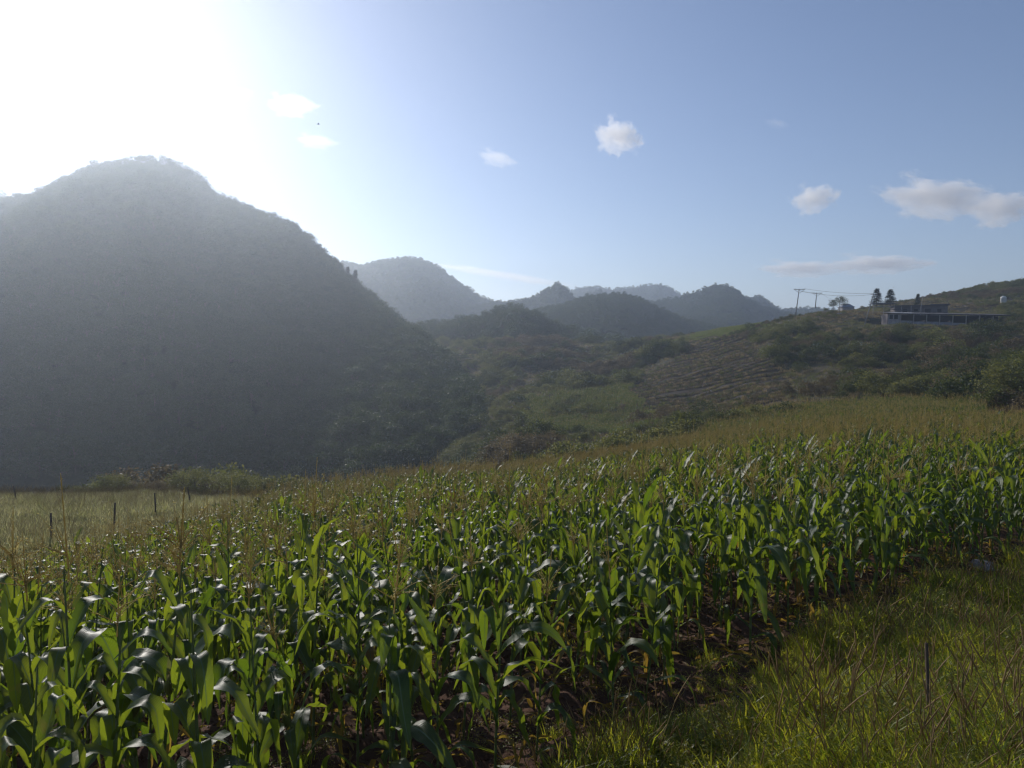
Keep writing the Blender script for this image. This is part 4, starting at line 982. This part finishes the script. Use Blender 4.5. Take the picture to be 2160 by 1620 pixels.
for i in range(15):
    part('roof_sheet', 'rooflight' if 1 <= i <= 3 else 'roofdark', shed, lambda g: [box(g, (-.5 + i * 2.07 + c * .3, -.7, Hs - .28 + (.03 if c % 2 else 0) + (i % 2) * .03), (-.5 + i * 2.07 + c * .3 + .27, Ds + .5, Hs - .22 + (.03 if c % 2 else 0) + (i % 2) * .03), 0, rotx(radians(5))) for c in range(7)], label='pale grey replacement roof sheet' if 1 <= i <= 3 else None)
part('fascia', 'roofdark', shed, lambda g: box(g, (-.5, -.62, Hs - .52), (Ls + .3, -.56, Hs - .30)))
# lower lean-to at its right end
lt = empty('lean_to', pt(2055, 690, 206), radians(3), 'small lean-to frame with two thin roof slabs at the right end of the shed', 'lean-to')
for x_ in (.0, 3.2, 6.4):
    part('post', 'conc', lt, lambda g: box(g, (x_, 0, -1), (x_ + .15, .15, 3.2)))
part('roof', 'roofdark', lt, lambda g: box(g, (-2, -.4, 3.2), (7.6, 4, 3.34)))
part('rail', 'conc', lt, lambda g: box(g, (-.2, -.1, 1.5), (6.8, -.02, 1.66)))
part('rail', 'conc', lt, lambda g: box(g, (-.2, -.1, .7), (6.8, -.02, .84)))
# upper house
YU = 219.0
uh = empty('farm_house', pt(1888, 665, YU), radians(-14), 'upper grey farm house with flat dark roof behind the long shed', 'house')
part('wall', 'brick', uh, lambda g: (box(g, (0, 0, -1), (8.2, .25, 2.8)), box(g, (9.8, 0, -1), (14.4, .25, 2.8)), box(g, (8.2, 0, 1.9), (9.8, .25, 2.8)), box(g, (0, 5, -1), (14.4, 5.25, 2.8)), box(g, (0, .252, -1), (.25, 4.998, 2.8)), box(g, (14.15, .252, -1), (14.4, 4.998, 2.8))))
part('doorway_shade', 'dark', uh, lambda g: box(g, (8.2, .12, -1), (9.8, .17, 1.9)))  # dark sheet across the doorway, its colour standing in for indoor shade
for x_ in (2.2, 5.2, 11.6): part('window', 'dark', uh, lambda g: box(g, (x_, -.04, .8), (x_ + 1.1, -.003, 1.8)))
for x_ in (1.6, 4.3, 7.0): part('pilaster', 'render', uh, lambda g: box(g, (x_, -.09, -1), (x_ + .22, -.004, 2.8)))
part('roof', 'roofdark', uh, lambda g: box(g, (-.6, -.8, 2.802), (15.0, 5.8, 3.0)))
part('parapet', 'roofdark', uh, lambda g: box(g, (9.5, -.7, 3.002), (14.6, -.5, 3.25)))
ca = empty('canopy', pt(1838, 663, YU), radians(-14), 'thin flat canopy on posts at the left end of the farm house', 'canopy')
part('roof', 'rooflight', ca, lambda g: box(g, (0, -.8, 3.25), (6.6, 4.5, 3.4)))
for x_ in (.3, 3.3, 6.2): part('post', 'conc', ca, lambda g: box(g, (x_, -.5, -1.5), (x_ + .14, -.36, 3.25)))
part('beam', 'conc', ca, lambda g: box(g, (.3, -.52, 2.3), (6.3, -.42, 2.45)))
part('awning', 'roofdark', ca, lambda g: box(g, (4.6, -2.6, 2.0), (13.4, -.9, 2.1), 0, roty(radians(7))))
bh = empty('small_house', pt(1777, 656, 255), 0, 'tiny pale blue-grey roofed hut peeping over the ridge right of the round tree', 'hut')
part('wall', 'render', bh, lambda g: box(g, (0, 0, -1), (4.2, 3.4, 1.4)))
part('roof', 'rooflight', bh, lambda g: g.add([(-.3, -.3, 1.4), (4.5, -.3, 1.4), (3.1, 1.7, 2.7), (1.1, 1.7, 2.7), (-.3, 3.7, 1.4), (4.5, 3.7, 1.4)], [(0, 1, 2, 3), (5, 4, 3, 2), (4, 0, 3, 3), (1, 5, 2, 2)]))
_t = hit(2112, 640, 190, 275)
wt = empty('water_tank', (_t[0], _t[1], _t[2] + .3), 0, 'white plastic water tank standing on the slope at the right edge', 'water tank')
wt.scale = (.8, .8, .85)
def tank_f(g): tube(g, [(0, 0, -.6), (0, 0, .01), (0, 0, .5), (0, 0, .55), (0, 0, 1.0), (0, 0, 1.05), (0, 0, 1.5), (0, 0, 1.56), (0, 0, 2.0), (0, 0, 2.3), (0, 0, 2.42)], [1.05, 1.08, 1.08, 1.13, 1.08, 1.13, 1.08, 1.12, 1.08, .7, .35], 16)
part('body', 'tank', wt, tank_f, True)
part('lid', 'tank', wt, lambda g: tube(g, [(0, 0, 2.40), (0, 0, 2.55)], [.36, .34], 12, 0, True), True)
# poles
def pole(px, pyt, pyb, Y, lab, arm=2.6, braces=True, px2=None, r0=.17):
    b = np.array(pt(px, pyb, Y)); t = np.array(pt(px2 if px2 is not None else px, pyt, Y))
    e = empty('utility_pole', tuple(b), 0, lab, 'utility pole', None); h = t - b
    part('shaft', 'conc', e, lambda g: tube(g, [-h * .12, h * .5, h], [r0, r0 * .8, r0 * .6], 8, 0, True), True)
    a = arm / 2; z = h - np.array([0, 0, .25])
    part('crossarm', 'metal', e, lambda g: box(g, (-a, -.16, -.07), (a, -.04 - .08, .07), 0, None, z))
    if braces:
        for s_ in (-1, 1): part('brace', 'metal', e, lambda g: tube(g, [z + np.array([s_ * a * .8, -.16, -.08]), z + np.array([0, -.13, -1.0])], .045, 4))
    for s_ in (-.92, -.45, .45, .92): part('insulator', 'tank', e, lambda g: tube(g, [z + np.array([s_ * a, -.14, .07]), z + np.array([s_ * a, -.14, .20]), z + np.array([s_ * a, -.14, .28])], [.05, .09, .03], 6))
    return b, t
p1 = pole(1679, 609, 660, 200, 'tallest straight utility pole with a braced crossarm, leftmost on the ridge', 3.2, px2=1686)
p2 = pole(1720, 617, 646, 236, 'second utility pole from the left, smaller, with a braced crossarm', 3.4, px2=1723)
p3 = pole(1755, 632, 645, 300, 'smallest distant utility pole left of the round ridge tree', 3.2, True)
p4 = pole(1826, 619, 678, 190, 'slanting utility pole left of the farm buildings', 1.8, False, px2=1843)
p5 = pole(1941, 625, 657, 205, 'slim short pole standing between the shed roof and the farm house', 1.0, False, px2=1947, r0=.12)
def wire(a, b, sag, lab, offs=0.0, grp='power lines between the ridge poles'):
    a = np.array(a) + np.array([offs, -.14, .05]); b = np.array(b) + np.array([offs * .6, -.14, .05])
    P = [a + (b - a) * t - np.array([0, 0, sag * 4 * t * (1 - t)]) for t in np.linspace(0, 1, 24)]
    g = G(); tube(g, P, .028, 4); tag(link('power_line', g.mesh('power_line', [MT['wire']])), lab, 'power line', grp)
wire(p1[1], p4[1], .5, 'upper power line from the tallest pole to the slanting pole', 1.1)
wire(p1[1] - np.array([0, 0, .5]), p4[1] - np.array([0, 0, .3]), .9, 'lower slack power line from the tallest pole to the slanting pole', -.4)
wire(p1[1], p2[1], .5, 'short power line between the two leftmost poles', -1.3)
wire(p2[1], p3[1], .5, 'power line running from the second pole down to the smallest pole', 1.2)
wire(p4[1], pt(1872, 641, 214), .3, 'service wire from the slanting pole to the farm house', .2)
# trees by the farm
for (qx, qt, qb, Yb, ki, lab, ws) in [(1849, 609, 645, 232, 0, 'pointed conifer behind the farm canopy, left of the pair', 1.7), (1878, 611, 645, 232, 2, 'broader conifer behind the farm canopy, right of the pair', 1.8), (1936, 620, 645, 232, 1, 'small lone conifer behind the farm house roof', 1.5)]:
    b = pt(qx, qb, Yb); t = pt(qx, qt, Yb); e = tree_thing('conifer_tree', CONM[ki], b, (t[2] - b[2]) / 8 , qx, lab, 'conifer'); e.scale = (e.scale[0] * ws, e.scale[1] * ws, e.scale[2])
for (qx, qt, qb, Yb, lab) in [(1771, 627, 648, 215, 'dark round-topped tree on the ridge beside the tiny hut'), (1757, 634, 650, 212, 'low dark bushy tree left of the round-topped ridge tree'), (2155, 590, 622, 285, 'dark tree on the skyline at the right edge'), (2135, 599, 622, 285, 'smaller dark tree on the skyline near the right edge'), (2185, 585, 622, 280, 'large dark tree cut by the right photo edge')]:
    b = pt(qx, qb, Yb); t = pt(qx, qt, Yb); tree_thing('tree', FINEM['shrub'][int(qx) % 3], b, (t[2] - b[2]) * 1.05, qx, lab, 'tree')
# planks lying on the bare patch
for (qx, qy, l, a, lab) in [(1771, 663, 3.0, .3, 'pale plank lying on bare earth left of the slanting pole'), (1749, 659, 1.6, -.2, 'short pale board lying left of the longer plank'), (1893, 707, 3.4, 0, 'pinkish-white board lying on the slope below the shed'), (1902, 709, 1.6, .1, 'small white board lying right of the pinkish one below the shed')]:
    X, Y, Z = hit(qx, qy, 150); g = G(); box(g, (-l / 2, -.25, .25), (l / 2, .25, .4), 0, rotx(.35) @ rotz(a)); o = link('board', g.mesh('board', [MT['rooflight']], False)); o.location = (X, Y, Z); tag(o, lab, 'board')
# ------------------------------------------------------------------ posts in the meadow, stake, stone, bird
r = random.Random(8)
for (qx, qt, qb, Yb, lab) in [(25, 1045, 1070, 46, 'faint weathered fence post at the far left of the meadow'), (97, 1083, 1116, 30, 'dark weathered post at the maize edge, leftmost of the near ones'), (230, 1061, 1100, 34, 'dark post rising from the maize edge between its neighbours'), (320, 1040, 1078, 41, 'thick dark post standing in the meadow grass at left'), (395, 1027, 1062, 46, 'rightmost dark post in the meadow grass')]:
    u = (qx - 1080) / F; zb = z1(u * Yb, Yb); zt = zray(qt, Yb); h = max(1.2, zt - zb)
    g = G(); tube(g, [(0, 0, -.4), (.02, 0, h * .5), (.03 * r.uniform(-1, 1), 0, h), ], [.05, .047, .04], 8, 0, True)
    o = link('fence_post', g.mesh('fence_post', [MT['wood']])); o.location = (u * Yb, Yb, zb); o.rotation_euler = (r.uniform(-.08, .08), r.uniform(-.09, .09), 0); tag(o, lab, 'fence post', 'fence posts in the left meadow')
Yb = 4.6; u = (1955 - 1080) / F
g = G(); tube(g, [(.02, 0, -.25), (.0, 0, .1), (-.035, .01, .78)], [.014, .013, .011], 7, 0, True)
xs, zs_ = u * 4.75, z1(u * 4.75, Yb)
o = link('stake', g.mesh('stake', [MT['wood']])); o.location = (xs, Yb, zs_); tag(o, 'thin dark wooden stake stuck in the weeds at lower right', 'stake')
Yb = 12.2; u = (2085 - 1080) / F; g = lump(random.Random(4)); o = link('stone', g.mesh('stone', [MT['stone']], False)); o.location = (u * Yb, Yb, z1(u * Yb, Yb) + .05); o.scale = (9, 6, 4); o.rotation_euler = (.2, .1, .3)
tag(o, 'flat grey stone at the right end of the maize row', 'stone')
for (q, Yb, w, lab) in [((671, 262), 60, .5, 'tiny dark bird flying under the two left clouds'), ((1885, 606), 120, .5, 'tiny dark bird flying above the farm conifers')]:
    c = pt(q[0], q[1], Yb); e = empty('bird', c, .6, lab, 'bird'); e.scale = (.6, .6, .6)
    part('body', 'bird', e, lambda g: tube(g, [(-.2, 0, 0), (-.1, 0, .01), (.05, 0, .01), (.16, 0, 0), (.22, 0, 0)], [.01, .03, .045, .03, .005], 6), True)
    for s_ in (-1, 1): part('wing', 'bird', e, lambda g: g.add([(-.08, s_ * .02, 0), (.08, s_ * .02, .01), (.05, s_ * .22, .09), (-.06, s_ * .2, .08), (-.06, s_ * .42, .05), (-.02, s_ * .44, .05)], [(0, 1, 2, 3), (3, 2, 5, 4)]))
bylab = {}
bpy.context.view_layer.update()
for o in scene.objects:
    if o.parent is None and 'label' in o and o.get('kind') is None: bylab.setdefault(o['label'], []).append(o)
for lab, os_ in bylab.items():
    if len(os_) > 1:
        os_.sort(key=lambda o: proj(*o.matrix_world.translation)[0])
        for q, o in enumerate(os_): o['label'] = lab + ', %s from left' % ordinal(q + 1)
# ------------------------------------------------------------------ clouds (real volumes well above the haze)
def cloud_mat(name, dens, scale):
    m, nt, out = newmat(name); L = nt.links
    tc = N(nt, 'ShaderNodeTexCoord')
    at = N(nt, 'ShaderNodeTexNoise', i_Scale=scale, i_Detail=8.0, i_Roughness=0.68); L.new(tc.outputs['Object'], at.inputs['Vector'])
    # soft edge: distance from each cloud's own centre line
    ln = N(nt, 'ShaderNodeVectorMath', operation='LENGTH'); L.new(tc.outputs['Object'], ln.inputs[0])
    mr = N(nt, 'ShaderNodeMapRange'); L.new(ln.outputs['Value'], mr.inputs[0]); mr.inputs[1].default_value = 0.15; mr.inputs[2].default_value = 1.05; mr.inputs[3].default_value = 0.19; mr.inputs[4].default_value = -0.26
    ad = N(nt, 'ShaderNodeMath', operation='ADD'); L.new(at.outputs[0], ad.inputs[0]); L.new(mr.outputs[0], ad.inputs[1])
    m2 = N(nt, 'ShaderNodeMapRange'); L.new(ad.outputs[0], m2.inputs[0]); m2.inputs[1].default_value = 0.50; m2.inputs[2].default_value = 0.57; m2.inputs[3].default_value = 0; m2.inputs[4].default_value = dens
    pv = N(nt, 'ShaderNodeVolumePrincipled'); pv.inputs['Color'].default_value = (1, 1, 1, 1); pv.inputs['Anisotropy'].default_value = 0.45
    L.new(m2.outputs[0], pv.inputs['Density']); L.new(pv.outputs[0], out.inputs['Volume'])
    return m
cm_thick = cloud_mat('cloud_thick', 0.013, 2.4); cm_thin = cloud_mat('cloud_thin', 0.008, 2.8)
def ball(rx, ry, rz_, seed, mat, name='cloud'):
    g = G(); n, k = 20, 12; V = []; Q = []
    for i in range(k + 1):
        ph = pi * (i + .001) / (k + .002)
        for j in range(n): V.append((sin(ph) * cos(2 * pi * j / n), sin(ph) * sin(2 * pi * j / n), cos(ph)))
    V = np.array(V) * 1.05
    for i in range(k):
        for j in range(n): Q.append((i * n + j, (i + 1) * n + j, (i + 1) * n + (j + 1) % n, i * n + (j + 1) % n))
    return g.add(V, Q).mesh(name, [mat])
CL = [ # px, py, half width px, half height px, tilt deg, distance, density, label
 (507, 199, 28, 14, 5, 2800, 't', 'small faint white puff, leftmost of the clouds near the sun'),
 (612, 220, 56, 24, -8, 2800, 'T', 'bright little cloud with a ragged tail left, near the sun'),
 (665, 297, 50, 16, -10, 3200, 't', 'faint flat cloud just above the big hill flank'),
 (1047, 333, 46, 18, -18, 3400, 't', 'small thin tilted cloud left of the hooked one'),
 (1302, 286, 52, 36, -25, 3400, 'T', 'small hooked white cloud at top centre-right'),
 (1716, 418, 50, 32, 0, 3600, 'T', 'compact white puff left of the long cloud'),
 (1975, 415, 128, 44, -9, 3600, 'T', 'largest cloud, long and flat-based at upper right'),
 (2110, 438, 70, 40, -6, 3650, 'T', 'cloud cut by the right edge, joined to the largest one'),
 (1690, 566, 100, 19, -3, 5200, 'T', 'low faint cloud strip above the poles'),
 (1850, 556, 115, 22, -2, 5200, 'T', 'low long cloud strip above the farm'),
 (1060, 580, 190, 7, -10, 6500, 's', 'thin wispy streak over the blue ridge'),
 (1640, 260, 30, 10, -20, 3400, 's', 'barely visible wisp at upper right of centre'),
]
cm_wisp = cloud_mat('cloud_wisp', 0.0030, 1.6)
for i, (a, b, hw, hh, ti, D, kk, lab) in enumerate(CL):
    c = pt(a, b, D); sx_, sz_ = hw / F * D * 1.5, hh / F * D * 1.55
    mt = {'T': cm_thick, 't': cm_thin, 's': cm_wisp}[kk]
    o = link('cloud', ball(1, 1, 1, i, mt)); o.location = c; o.scale = (sx_, max(sz_ * 1.3, sx_ * .35), sz_); o.rotation_euler = (0, radians(-ti), 0)
    tag(o, lab, 'cloud')
# ------------------------------------------------------------------ the air
m, nt, out = newmat('haze_air')
pv = N(nt, 'ShaderNodeVolumePrincipled'); pv.inputs['Color'].default_value = (0.74, 0.85, 1.0, 1); pv.inputs['Density'].default_value = HAZE; pv.inputs['Anisotropy'].default_value = HAZE_G
nt.links.new(pv.outputs[0], out.inputs['Volume'])
g = G(); box(g, (-3100, -3100, -60), (3100, 3100, 158))
tag(link('haze', g.mesh('haze', [m], False)), kind='stuff')
